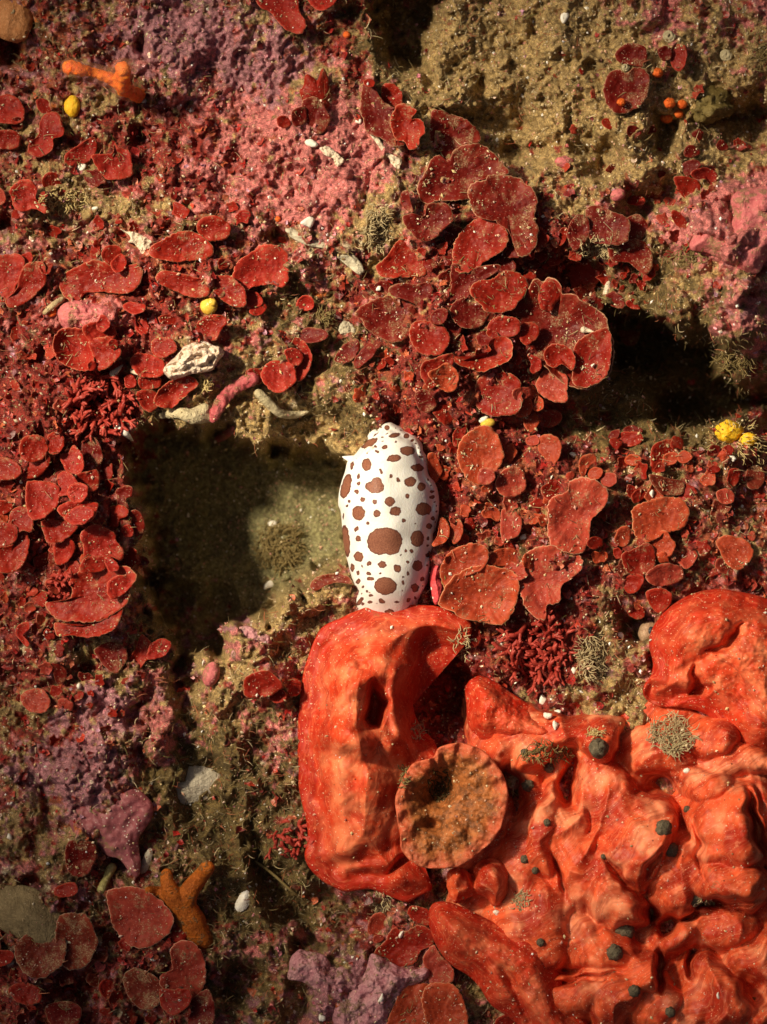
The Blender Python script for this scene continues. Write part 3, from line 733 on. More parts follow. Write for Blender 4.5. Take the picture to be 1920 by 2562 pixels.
RIDGES = [(T(1, 2, [(740, 1110), (620, 1160), (530, 1270), (505, 1400), (560, 1510), (690, 1550), (800, 1500)]), 26, 26), (T(1, 2, [(440, 1200), (390, 1400), (400, 1658), (440, 1900), (430, 2130), (530, 2300)]), -16, 20),
          (T(1, 2, [(880, 1190), (970, 1300), (910, 1430), (860, 1560)]), 20, 22), (T(1, 2, [(430, 880), (600, 820), (850, 830), (1050, 860)]), -12, 22), (T(1, 2, [(640, 1330), (600, 1420), (650, 1480)]), 24, 30),
          (T(1, 3, [(560, 40), (540, 250), (560, 450), (640, 560)]), 14, 26), 
          (T(1, 3, [(600, 700), (780, 690), (1000, 640)]), -18, 12), (T(1, 2, [(560, 1000), (700, 930), (900, 1000)]), 12, 26)]
def zA(px, py, r, d):
    wx = px + 12 * noise(px, py, 70, 301); wy = py + 12 * noise(px, py, 70, 302)
    z = 75 + 45 * sstep(0, 90, d) + 45 * sstep(60, 210, d)
    z = z - 8 * np.exp(-((d - 62) / 20) ** 2) * (0.6 + .5 * noise(px, py, 200, 303))        # groove inside the rim
    z = z + tdome((1, 2), wx, wy, 600, 1370, 230, 330, 14, 62, 1.15)      # swollen fold that curls over the small pit
    qk = np.sqrt(rotq(wx, wy, *T(1, 2, [(610, 1380)])[0], 78, 112, 14)); z = z + 3 * np.sin(qk * 9 + 3 * noise(px, py, 90, 320)) * sstep(2.2, .9, qk)
    z = z + tdome((1, 2), wx, wy, 880, 1030, 260, 120, -8, 38, 1.3)
    z = z + tdome((1, 2), wx, wy, 930, 1290, 110, 260, 5, 42, 1.4)
    z = z - tdome((1, 2), wx, wy, 690, 990, 34, 40, -20, 18, 1.2)
    z = z + tdome((1, 2), wx, wy, 600, 1480, 130, 110, 20, 30, 1.2)
    z = z + tdome((1, 3), wx, wy, 640, 200, 190, 260, 10, 36, 1.2)
    z = z + tdome((1, 3), wx, wy, 800, 90, 120, 120, 10, 22, 1.2)
    z = z + tdome((1, 3), wx, wy, 1000, 720, 170, 70, -10, 32, 1.2)
    z = z - tdome((1, 3), wx, wy, 760, 560, 260, 46, -16, 16, 1.2)
    z = z - tdome((1, 3), wx, wy, 930, 640, 90, 30, -30, 45, 1.4)
    pass
    z = z + 8 * np.sin(d / 7 + 2 * noise(px, py, 90, 310)) * sstep(8, 30, d) * sstep(130, 60, d) * .35
    z = z + 10 * noise(px, py, 90, 304) + 3 * fbm(wx, wy, 40, 305, 3)
    t = sstep(16, -62, sdpoly(wx + 14 * noise(px, py, 40, 321), wy + 14 * noise(px, py, 40, 322), hollow_big)); z = z - 60 * sstep(60, 0, sdpoly(wx, wy, hollow_big))
    for pl, hh, ww in RIDGES:
        z = z + hh * np.exp(-(dline(wx, wy, pl) / ww) ** 2)
    t = sstep(16, -14, sdpoly(wx, wy, hollow_small)); z = z - 150 * t
    return z
MAT_LOBE_A = MAT_LOBE

# folded mass in the lower right: overlapping swellings, each with a steep far side
MASS = [(1190, 1715), (1290, 1745), (1350, 1775), (1440, 1800), (1500, 1790), (1560, 1780), (1605, 1770), (1640, 1735), (1700, 1760), (1770, 1790), (1930, 1780), (2060, 1780), (2080, 2700), (1560, 2720), (1470, 2640), (1380, 2540), (1260, 2420), (1180, 2330), (1120, 2260),
        (1125, 2215), (1150, 2165), (1170, 2120), (1190, 2060), (1180, 1980), (1170, 1900), (1180, 1800)]
FOLDS = [(560, 110, 190, 120, 10, 55), (640, 300, 160, 120, -20, 85), (790, 500, 190, 250, 32, 150), (400, 640, 190, 260, -15, 95), (620, 810, 120, 190, -28, 125), (330, 350, 120, 170, 30, 75),
         (1050, 690, 170, 230, 20, 110), (1390, 380, 200, 250, -18, 185), (1330, 730, 250, 120, 12, 165), (900, 70, 80, 150, 20, 60), (1110, 190, 70, 70, 0, 110), (1240, 90, 170, 110, 20, 120), (60, 500, 90, 420, 4, 60),
         (210, 420, 90, 230, 6, 90), (90, 1050, 210, 260, 10, 95), (480, 1120, 270, 110, 16, 80), (1020, 1090, 150, 90, 0, 70), (1290, 1060, 230, 100, -10, 60), (810, 1290, 120, 130, 10, 130), (1095, 1290, 100, 120, -10, 130),
         (600, 1450, 190, 180, 0, 115), (250, 1480, 260, 150, 14, 95), (1330, 1470, 190, 170, 20, 125), (930, 1520, 130, 160, 0, 100), (1590, 950, 160, 70, 10, 85), (1600, 1270, 130, 190, 14, 105), (1580, 300, 140, 300, -30, 105),
         (300, 900, 120, 150, 30, 70), (730, 1090, 130, 90, 20, 85), (1180, 860, 110, 90, 20, 60), (1560, 1560, 160, 130, 0, 100), (1150, 1600, 130, 130, 0, 90), (1480, 760, 80, 70, 0, 120), (30, 1350, 120, 100, 0, 70),
         (550, -200, 120, 130, 20, 90), (720, -290, 70, 150, 15, 110), (250, -260, 260, 110, 10, 50), (50, -120, 130, 110, 0, 55), (1000, -120, 180, 110, 0, 70), (1450, -60, 260, 110, 10, 100), (420, -120, 120, 90, 0, 50), (1290, -220, 150, 90, 0, 100)]
def zM(px, py):
    wx = px + 30 * noise(px, py, 130, 401) + 8 * noise(px, py, 38, 402)
    wy = py + 30 * noise(px, py, 130, 403) + 8 * noise(px, py, 38, 404)
    hs = []
    for x, y, rx, ry, rot, h in FOLDS:
        if rx * ry < 13000: continue
        q = rotq(wx, wy, 1280 + x * TS, 1920 + y * TS, rx * TS * 1.5, ry * TS * 1.5, rot)
        sk = ((wx - 1280 - x * TS) * .9 + (wy - 1920 - y * TS) * .45) / (.62 * (rx + ry) * TS)
        hs.append(h * np.clip(1 - q ** 2.0, -.5, 1) * (1 + .45 * np.clip(sk, -1, 1)))
    H = np.stack(hs)
    z = np.log(np.exp(np.clip(H, -40, None) / 6.0).sum(0)) * 6.0
    fx = wx + 40 * noise(px, py, 160, 441); fy = wy + 40 * noise(px, py, 160, 442)
    n1 = noise(fx * .95 + fy * .3, (fy * .95 - fx * .3) * .38, 88, 443)
    n2 = noise(fx * .8 - fy * .6, (fy * .8 + fx * .6) * .33, 34, 444)
    z = z + 22 * np.clip(1 - np.abs(n1), 0, 1) ** 1.6 + 5 * np.clip(1 - np.abs(n2), 0, 1) ** 1.5 + 12 * noise(px, py, 120, 412) + 1.5 * fbm(px, py, 16, 413, 2)
    # a few sharp clefts
    for x, y, rx, ry, rot, dp in [(1600, 420, 26, 190, -20, 130), (990, 1010, 60, 60, 0, 110), (1130, 980, 70, 22, 0, 80), (920, 640, 26, 110, 38, 60), (700, 700, 22, 120, -34, 50), (955, 1290, 30, 110, 0, 110), (1215, 1290, 24, 90, 12, 90),
                                  (260, 1400, 200, 18, -6, 80), (540, 1330, 120, 18, -10, 60), (1400, 870, 190, 26, -8, 100), (1010, 130, 60, 70, 0, 80), (370, 90, 50, 130, -10, 110), (1570, 1400, 70, 110, 0, 90), (10, 120, 40, 200, 0, 90), (820, 930, 60, 26, 0, 60), (300, 720, 18, 120, -12, 40), (1240, 520, 16, 170, -14, 40)]:
        z = z - tdome((2, 3), wx, wy, x, y, rx * 1.25, ry * 1.1, rot, dp, 1.4)
    z = z + 50
    # skirts where the mass ends
    return z
# ------------------------------------------------------------------ spotted sea slug
A_ = 320 / 1658.0
def TA(pts): return [(820 + x * A_, 1020 + y * A_) for x, y in pts]
def TB(pts): return [(820 + x * A_, 1280 + y * A_) for x, y in pts]
SLUG = TA([(690, 235), (740, 198), (820, 190), (900, 230), (955, 250), (1000, 300), (1050, 305), (1110, 340), (1170, 385), (1230, 480), (1238, 560), (1280, 620), (1300, 720), (1312, 870), (1390, 970), (1430, 1080), (1447, 1200), (1440, 1400), (1425, 1500), (1415, 1600), (1375, 1640)]) \
     + TB([(1375, 320), (1384, 450), (1375, 590), (1330, 700), (1312, 880), (1230, 1040), (1185, 1150), (1160, 1350), (1050, 1500), (800, 1560), (560, 1500), (430, 1380), (375, 1250), (375, 1150), (392, 1020), (345, 950), (300, 800), (258, 640), (222, 500), (195, 300), (185, 150), (170, 0)]) \
     + TA([(138, 1250), (150, 1090), (185, 950), (228, 820), (262, 690), (350, 610), (440, 500), (520, 420), (525, 350), (600, 280), (650, 285)])
SPOTS = [('A', x) for x in [(768, 262, 34, 32), (690, 252, 9, 16), (640, 292, 10, 8), (588, 333, 6, 6), (625, 345, 44, 7, -40), (770, 332, 24, 8, -35), (890, 262, 22, 7, -30), (868, 355, 72, 32, -14), (952, 295, 18, 12), (1024, 368, 36, 28, -20), (1100, 422, 26, 15, -25),
   (1148, 462, 16, 11, -20), (710, 384, 18, 7, -20), (712, 430, 16, 9), (886, 446, 14, 9, -20), (545, 462, 118, 44, -30), (744, 512, 38, 28, 10), (620, 505, 20, 12, 20), (640, 568, 30, 18, 30), (1036, 560, 97, 60, 5), (860, 658, 92, 45, -8), (1184, 524, 14, 10), (1198, 580, 12, 10), (1207, 636, 26, 18, -10),
   (1262, 690, 13, 8), (1278, 732, 8, 7), (1164, 778, 84, 48, 4), (318, 748, 25, 54, 18), (505, 738, 63, 82), (692, 826, 22, 36, -20), (822, 886, 24, 24), (912, 934, 22, 32, -25), (402, 892, 18, 36, 15), (404, 984, 22, 28, 20), (380, 1088, 27, 28), (240, 1020, 62, 168, 14), (600, 1035, 118, 72, 15), (635, 970, 72, 70), (650, 1030, 85, 75),
   (1075, 962, 76, 62, -10), (1218, 1024, 50, 56, 20), (1300, 934, 13, 20, -20), (1340, 1006, 16, 11, -20), (1352, 1090, 28, 20, -10), (1354, 1158, 34, 20, -8), (1386, 1222, 16, 12), (1034, 1146, 25, 28), (806, 1218, 65, 63), (880, 1342, 72, 64), (456, 1190, 32, 28), (612, 1220, 33, 32), (280, 1212, 17, 20), (254, 1276, 14, 18),
   (1244, 1314, 102, 84), (1406, 1274, 11, 12), (1410, 1344, 10, 12), (402, 1366, 82, 94), (640, 1370, 48, 48), (206, 1408, 11, 38), (154, 1420, 10, 60), (520, 1498, 22, 20), (988, 1462, 26, 30, -20), (1142, 1504, 14, 12), (1365, 1432, 25, 26), (1396, 1482, 10, 10), (1316, 1534, 38, 35), (374, 1574, 24, 36, 30), (512, 590, 5, 14), (370, 655, 10, 6), (312, 622, 18, 7, -10)]] \
  + [('B', x) for x in [(742, 376, 228, 172), (640, 480, 120, 70, 20), (830, 490, 110, 70, -10), (240, 380, 50, 205, -6), (1162, 350, 88, 108), (398, 350, 35, 37), (402, 584, 60, 68, -30), (322, 728, 23, 53), (392, 798, 22, 30), (398, 906, 26, 38, 30), (538, 672, 34, 28, -30), (452, 706, 7, 20, -30), (706, 686, 58, 46), (906, 736, 44, 54, -20),
   (536, 804, 33, 20, 20), (556, 872, 50, 24, 5), (684, 806, 22, 14, -20), (750, 965, 148, 112, 5), (1014, 506, 22, 22), (1088, 510, 24, 26, -20), (956, 566, 10, 12), (1036, 655, 24, 22), (1044, 804, 16, 26), (980, 850, 18, 15), (980, 918, 20, 30), (1165, 702, 66, 70), (1300, 564, 36, 28), (1304, 346, 17, 24), (1300, 440, 18, 15), (1230, 876, 26, 28),
   (1135, 988, 50, 54, -20), (1236, 960, 9, 11), (966, 1026, 8, 16), (458, 974, 13, 14), (512, 1030, 20, 15, -20), (544, 1048, 16, 6), (440, 1068, 13, 8, -40), (564, 1090, 32, 16), (705, 1160, 44, 26, 28), (902, 1172, 32, 14), (1046, 1146, 24, 26), (1138, 1124, 14, 20, -30), (550, 1174, 32, 20, -10), (460, 1196, 26, 17, -40), (420, 1166, 26, 66, 34), (392, 1262, 10, 16, 30),
   (632, 1188, 16, 6), (375, 1020, 28, 62, -16), (1290, 696, 14, 12), (800, 1300, 60, 40), (620, 1330, 40, 30), (1000, 1300, 40, 30)]]
mslug = N('slug_skin')
spt = mslug.attr('Spot', True); v = mslug.coord(K)
f = mslug.ramp(spt, .42, .55); ring = mslug.math('MULTIPLY', f, mslug.ramp(spt, .95, .60))
skin = mslug.mix(mslug.ramp(mslug.noise(v, 3, 3), .3, .7), (0.84, 0.82, 0.75), (0.91, 0.90, 0.86))
brown = mslug.mix(mslug.ramp(mslug.noise(v, 30, 3, .7), .35, .65), (0.19, 0.068, 0.042), (0.30, 0.12, 0.07))
x = mslug.mix(f, skin, brown); x = mslug.mix(mslug.math('MULTIPLY', ring, .75), x, (0.075, 0.02, 0.018))
MAT_SLUG = mslug.out(x, .52, mslug.math('ADD', mslug.vor(v, 26), mslug.noise(v, 6, 2)), .22, .0003, .3, sss=.2, sssr=(1, .7, .5), ssss=.0008)

def slug():
    na, nr = 420, 130
    out = closed_curve(SLUG, na); c = np.array([960., 1310.])
    rad = np.linspace(0.004, 1, nr) ** .8
    px = c[0] + rad[:, None] * (out[None, :, 0] - c[0]); py = c[1] + rad[:, None] * (out[None, :, 1] - c[1])
    d = np.clip(-sdpoly(px, py, out[::4]), 0, None)
    # a smoothly inflated membrane over the outline
    mx = np.arange(830, 1120, 4.0); my = np.arange(1040, 1620, 4.0); MX, MY = np.meshgrid(mx, my)
    inside = sdpoly(MX, MY, out[::4]) < 0; hm = np.zeros(MX.shape)
    for _ in range(1500):
        hm[1:-1, 1:-1] = .25 * (hm[:-2, 1:-1] + hm[2:, 1:-1] + hm[1:-1, :-2] + hm[1:-1, 2:]) + 4.0
        hm *= inside
    mem = np.sqrt(np.clip(interp_map(px, py, hm, mx, my), 0, None)); mem /= mem.max()
    base = 20 - 25 * sstep(1400, 1560, py) + 6 * np.sin(py / 60)
    q = np.clip(d / 92, 0, 1)
    rr = rad[:, None] + 0 * px
    z = base + 10 * (1 - (1 - np.clip(d / 12, 0, 1)) ** 2) ** .5 + 150 * mem ** .9
    # mantle skirt: thin wavy margin on the right, tucked at the rear, hump in the middle
    e = np.exp(-(d / 16) ** 2)
    z = z + e * 11 * np.sin(py / 11 + 1.5 * np.sin(px / 30)) * sstep(900, 1000, px) - 10 * np.exp(-((d - 17) / 7) ** 2) * sstep(900, 980, px)
    z = z + dome(px, py, 940, 1240, 70, 150, 0, 22) 
    z = z - 16 * sstep(1140, 1080, py) + 4 * noise(px, py, 60, 601)
    z = z - 40 * sstep(1470, 1560, py)
    Z = np.concatenate([z, z[-1:] - 16, z[-1:] - 60]); s2 = .93
    X = np.concatenate([px, c[0] + .985 * (px[-1:] - c[0]), c[0] + .9 * (px[-1:] - c[0])]); Y = np.concatenate([py, c[1] + .99 * (py[-1:] - c[1]), c[1] + .95 * (py[-1:] - c[1])])
    # blotches
    f = np.zeros(X.shape)
    jx = X + 2.0 * noise(X, Y, 9, 611) + 1.0 * noise(X, Y, 4, 612); jy = Y + 2.0 * noise(X, Y, 9, 613) + 1.0 * noise(X, Y, 4, 614)
    for k, s in SPOTS:
        cx, cy = (TA if k == 'A' else TB)([(s[0], s[1])])[0]
        rx, ry = s[2] * A_, s[3] * A_; rot = s[4] if len(s) > 4 else 0
        q = np.sqrt(rotq(jx, jy, cx, cy, rx, ry, rot))
        f = np.maximum(f, np.clip(.5 + (1 - q) * min(rx, ry) / 7.0, 0, 1))
    V = P(X, Y, Z).reshape(-1, 3)
    F = grid_faces(len(X), na, True)
    if not np.array_equal(orient(V, F[:na * 100]), F[:na * 100]): F = F[:, ::-1]
    V = np.vstack([V, P([c[0]], [c[1]], [z[0].mean()])])
    a = np.arange(na); ctr = orient(V, np.stack([a, (a + 1) % na, np.full(na, len(V) - 1)], -1))
    body = new_mesh('sea_slug', V, [F, ctr], MAT_SLUG, attrs={'Spot': np.concatenate([f.ravel(), [0]])})
    tag(body, 'white sea slug covered in brown blotches, its rear tucked under the orange-red crust', 'sea slug')
    h = tubes('rhinophore', [([(893, 1153, 60), (880, 1149, 62), (868, 1146, 64), (858, 1143, 66)], [14, 10, 6, 1.5])], MAT_SLUG, 12)
    h2 = ball('gill_bump', 928, 1126, 14, 9, 8, MAT_WHITE, z=125, noisy=.15)
    h2.name = 'oral_bump'
    for o in (h, h2): child(o, body)
    raise_map(out[::8], lambda A, B: np.full(A.shape, 110.))
slug()

# ------------------------------------------------------------------ orange-red crusts
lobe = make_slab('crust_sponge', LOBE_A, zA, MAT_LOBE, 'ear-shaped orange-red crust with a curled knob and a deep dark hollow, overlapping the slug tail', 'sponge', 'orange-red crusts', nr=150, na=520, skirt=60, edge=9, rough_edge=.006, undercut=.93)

def big_mass():
    s = 3.0
    X = np.arange(1080, 2100, s); Y = np.arange(1690, 2730, s)
    x, y = np.meshgrid(X, Y)
    sd = sdpoly(x + 7 * noise(x, y, 40, 421), y + 7 * noise(x, y, 40, 422), MASS)
    z = zM(x, y) * sstep(60, -50, sd) ** .6
    z = z - 170 * sstep(-4, 26, sd)
    z = z - 60 * dome(x, y, 1230, 1760, 60, 60, 0, 1) 
    keep = sd < 30
    idx = -np.ones(x.shape, int); idx[keep] = np.arange(keep.sum())
    F = grid_faces(len(Y), len(X)); fl = idx.ravel()[F]; fl = fl[(fl >= 0).all(1)]
    zz = z
    V = P(x[keep], y[keep], zz[keep])
    fu = (x * .6 + y * .8 + 40 * noise(x, y, 130, 431) + .6 * z) / 100; fv = (-x * .8 + y * .6) / 100
    o = new_mesh('crust_sponge', V, orient(V, fl), MAT_MASS, uv=np.stack([fu[keep], fv[keep]], -1))
    tag(o, 'large lumpy mass of folded orange-red crust dotted with grey balls', 'sponge', 'orange-red crusts')
    raise_map(MASS, lambda a, b: zM(a, b))
big_mass()

LOBE_B = [(1624, 1610), (1640, 1560), (1680, 1515), (1730, 1485), (1790, 1473), (1850, 1480), (1930, 1500), (2010, 1540), (2060, 1640), (2060, 1800), (2000, 1900), (1900, 1890), (1820, 1850), (1770, 1790), (1700, 1770), (1650, 1768), (1612, 1745), (1612, 1715), (1628, 1690), (1634, 1660)]
holeB = T(2, 2, [(1175, 1025), (1230, 1080), (1280, 1150), (1225, 1190), (1165, 1180), (1160, 1110)])
foldB = T(2, 2, [(1440, 740), (1500, 720), (1480, 810), (1420, 870), (1300, 905), (1250, 900), (1380, 860)])
def zB(px, py, r, d):
    z = 95 + 60 * sstep(0, 80, d) + 30 * sstep(80, 220, d)
    z = z + tdome((2, 2), px, py, 1250, 700, 230, 170, -20, 40, 1.3) + tdome((2, 2), px, py, 1560, 900, 150, 260, 0, 20, 1.2) + tdome((2, 2), px, py, 1600, 1420, 130, 160, 20, 40, 1.3)
    z = z - 50 * sstep(12, -16, sdpoly(px + 8 * noise(px, py, 30, 507), py + 8 * noise(px, py, 30, 508), foldB)) - 80 * sstep(14, -18, sdpoly(px + 9 * noise(px, py, 30, 505), py + 9 * noise(px, py, 30, 506), holeB))
    z = z - 35 * sstep(6, -20, sdpoly(px, py, T(2, 2, [(890, 1090), (960, 1105), (1090, 1130), (1170, 1160), (1200, 1190), (1100, 1230), (1000, 1300), (880, 1260), (840, 1200)])))
    z = z - tdome((2, 2), px, py, 1230, 960, 260, 40, -30, 22)
    return z + 10 * noise(px, py, 90, 501) + 5 * fbm(px, py, 36, 502, 3) + 2 * np.sin(d / 8 + 2 * noise(px, py, 80, 503)) * sstep(90, 20, d)
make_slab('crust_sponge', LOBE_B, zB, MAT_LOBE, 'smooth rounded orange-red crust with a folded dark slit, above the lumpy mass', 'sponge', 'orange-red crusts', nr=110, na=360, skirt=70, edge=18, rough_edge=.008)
LOBE_D = [(1082, 2264), (1115, 2256), (1153, 2267), (1200, 2290), (1240, 2310), (1300, 2340), (1370, 2380), (1400, 2440), (1430, 2520), (1500, 2600), (1500, 2680), (1400, 2680), (1330, 2600), (1280, 2550), (1230, 2515), (1200, 2470), (1170, 2440), (1130, 2415), (1100, 2380), (1080, 2340), (1073, 2300)]
def zD(px, py, r, d):
    z = 130 + 55 * sstep(0, 60, d) + tdome((1, 3), px, py, 1290, 1050, 120, 120, 0, 22) + tdome((2, 3), px, py, 130, 1130, 190, 150, 20, 30)
    return z + 10 * noise(px, py, 80, 511) + 4 * fbm(px, py, 30, 512, 3) - 26 * np.exp(-((px - 1270 - .5 * (py - 2440)) / 14) ** 2) * sstep(2400, 2440, py)
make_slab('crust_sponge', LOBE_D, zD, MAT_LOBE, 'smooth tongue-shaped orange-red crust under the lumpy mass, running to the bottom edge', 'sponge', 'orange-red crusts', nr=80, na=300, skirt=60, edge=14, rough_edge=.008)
CURL1 = T(1, 3, [(1240, 690), (1270, 655), (1340, 650), (1400, 690), (1420, 640), (1470, 600), (1540, 590), (1610, 630), (1650, 700), (1640, 800), (1590, 880), (1540, 900), (1500, 850), (1440, 830), (1370, 850), (1290, 880), (1245, 800)])
def zC1(px, py, r, d):
    return 125 + 40 * sstep(0, 26, d) + tdome((1, 3), px, py, 1540, 720, 80, 110, -20, 34) + tdome((1, 3), px, py, 1310, 720, 60, 60, 0, 20) + 5 * np.sin(rotq(px, py, *T(1, 3, [(1420, 800)])[0], 8, 8, 0) ** .5) - tdome((1, 3), px, py, 1410, 740, 26, 50, 0, 40)
make_slab('crust_sponge', CURL1, zC1, MAT_MASS, 'small shell-like curl of orange crust just below the round brown cup', 'sponge', 'orange-red crusts', nr=50, na=200, skirt=60, edge=8)
FLAP = [(1200, 1690), (1240, 1705), (1290, 1740), (1350, 1775), (1400, 1800), (1420, 1850), (1380, 1880), (1300, 1870), (1250, 1860), (1200, 1850), (1175, 1820), (1165, 1750), (1168, 1715)]
def zF(px, py, r, d):
    return 60 + 50 * sstep(0, 50, d) + 12 * noise(px, py, 70, 521) + 5 * fbm(px, py, 26, 522, 3) - tdome((1, 2), px, py, 1600, 1560, 80, 50, 40, 40)
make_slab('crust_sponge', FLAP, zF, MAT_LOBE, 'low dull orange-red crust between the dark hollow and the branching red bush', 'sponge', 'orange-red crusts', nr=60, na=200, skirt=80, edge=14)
# round brown cup
CUP = T(1, 2, [(1010, 1640), (1080, 1610), (1150, 1590), (1190, 1530), (1300, 1497), (1400, 1515), (1500, 1570), (1575, 1658)]) + T(1, 3, [(1610, 60), (1637, 170), (1618, 310), (1560, 450), (1460, 545), (1340, 632), (1200, 657), (1060, 640), (950, 545), (935, 430), (912, 300), (905, 200), (945, 90)])
cc0 = T(1, 3, [(1230, 150)])[0]
def zCup(px, py, r, d):
    th = np.arctan2(py - cc0[1], px - cc0[0])
    z = 200 + 7 * np.exp(-(d / 26) ** 2) - 26 * sstep(20, 130, d) + 5 * np.sin(th * 17 + 2 * noise(px, py, 40, 531)) * sstep(110, 10, d)
    z = z - tdome((1, 3), px, py, 1180, 130, 110, 150, 40, 90, 1.3) - tdome((1, 3), px, py, 1140, 370, 60, 40, 0, 34, 1.3) + tdome((1, 3), px, py, 1100, 60, 60, 60, 0, 50) + tdome((1, 3), px, py, 1310, 420, 70, 60, 0, 18)
    return z + 8 * fbm(px, py, 40, 532, 3) + 1.2 * noise(px, py, 9, 533)
make_slab('brown_cup', CUP, zCup, MAT_CUP, 'round brown-orange cup with a crinkled rim and dark pitted centre, resting on the ear-shaped crust', 'sponge', None, nr=90, na=320, skirt=22, edge=5, rough_edge=.01, undercut=.9)

# grey balls on the folded mass
GREYS = [(1498, 1872, 24, 'largest grey ball, with a pale feathery tuft above it'), (1662, 2072, 20, 'smooth dark grey ball, upper of two close together on the lumpy orange mass'), (1681, 2126, 18, 'dark grey ball, lower of two close together on the lumpy orange mass'),
  (1564, 2327, 24, 'grey ball with a pale crumbly top, on the lumpy orange mass'), (1539, 2383, 20, 'grey ball just below the one with a pale crumbly top'), (1741, 2250, 17, 'olive-grey ball half sunk beside a dark crevice of the orange mass'), (1587, 2480, 15, 'grey oval ball near the bottom edge of the orange mass'),
  (1322, 1966, 15, 'faded grey ball just right of the round brown cup'), (1369, 2058, 9, 'tiny grey ball with a white speck, right of the brown cup'), (1313, 2150, 10, 'tiny glossy grey ball on the pale ridge by the shell-like curl'), (1340, 2178, 9, 'tiny flattened grey ball next to the glossy one by the shell-like curl'),
  (1511, 2143, 7, 'very small grey ball alone in the middle of the folds'), (1353, 2358, 10, 'small dark ball above the tongue-shaped crust'), (1720, 2025, 9, 'small grey ball above the pair of larger ones'), (1678, 2532, 13, 'dim grey ball at the bottom edge, in shade'), (1375, 1922, 12, 'small dark ball in a fold above the faded one'), (1312, 1882, 9, 'small olive-grey ball at the dull upper edge of the mass')]
for cx, cy, r, lab in GREYS:
    o = ball('grey_tunicate', cx, cy, r, r * 1.04, r * .9, MAT_GREY, sink=.38, noisy=.22)
    tag(o, lab, 'tunicate', 'grey balls on the orange crust')
    zt = float(o.location.z / PX)
    s = ball('siphon', cx + r * .2, cy - r * .25, r * .3, r * .3, r * .25, MAT_GREY, z=zt + r * 1.5, noisy=.2, nu=14, nv=8)
    child(s, o)
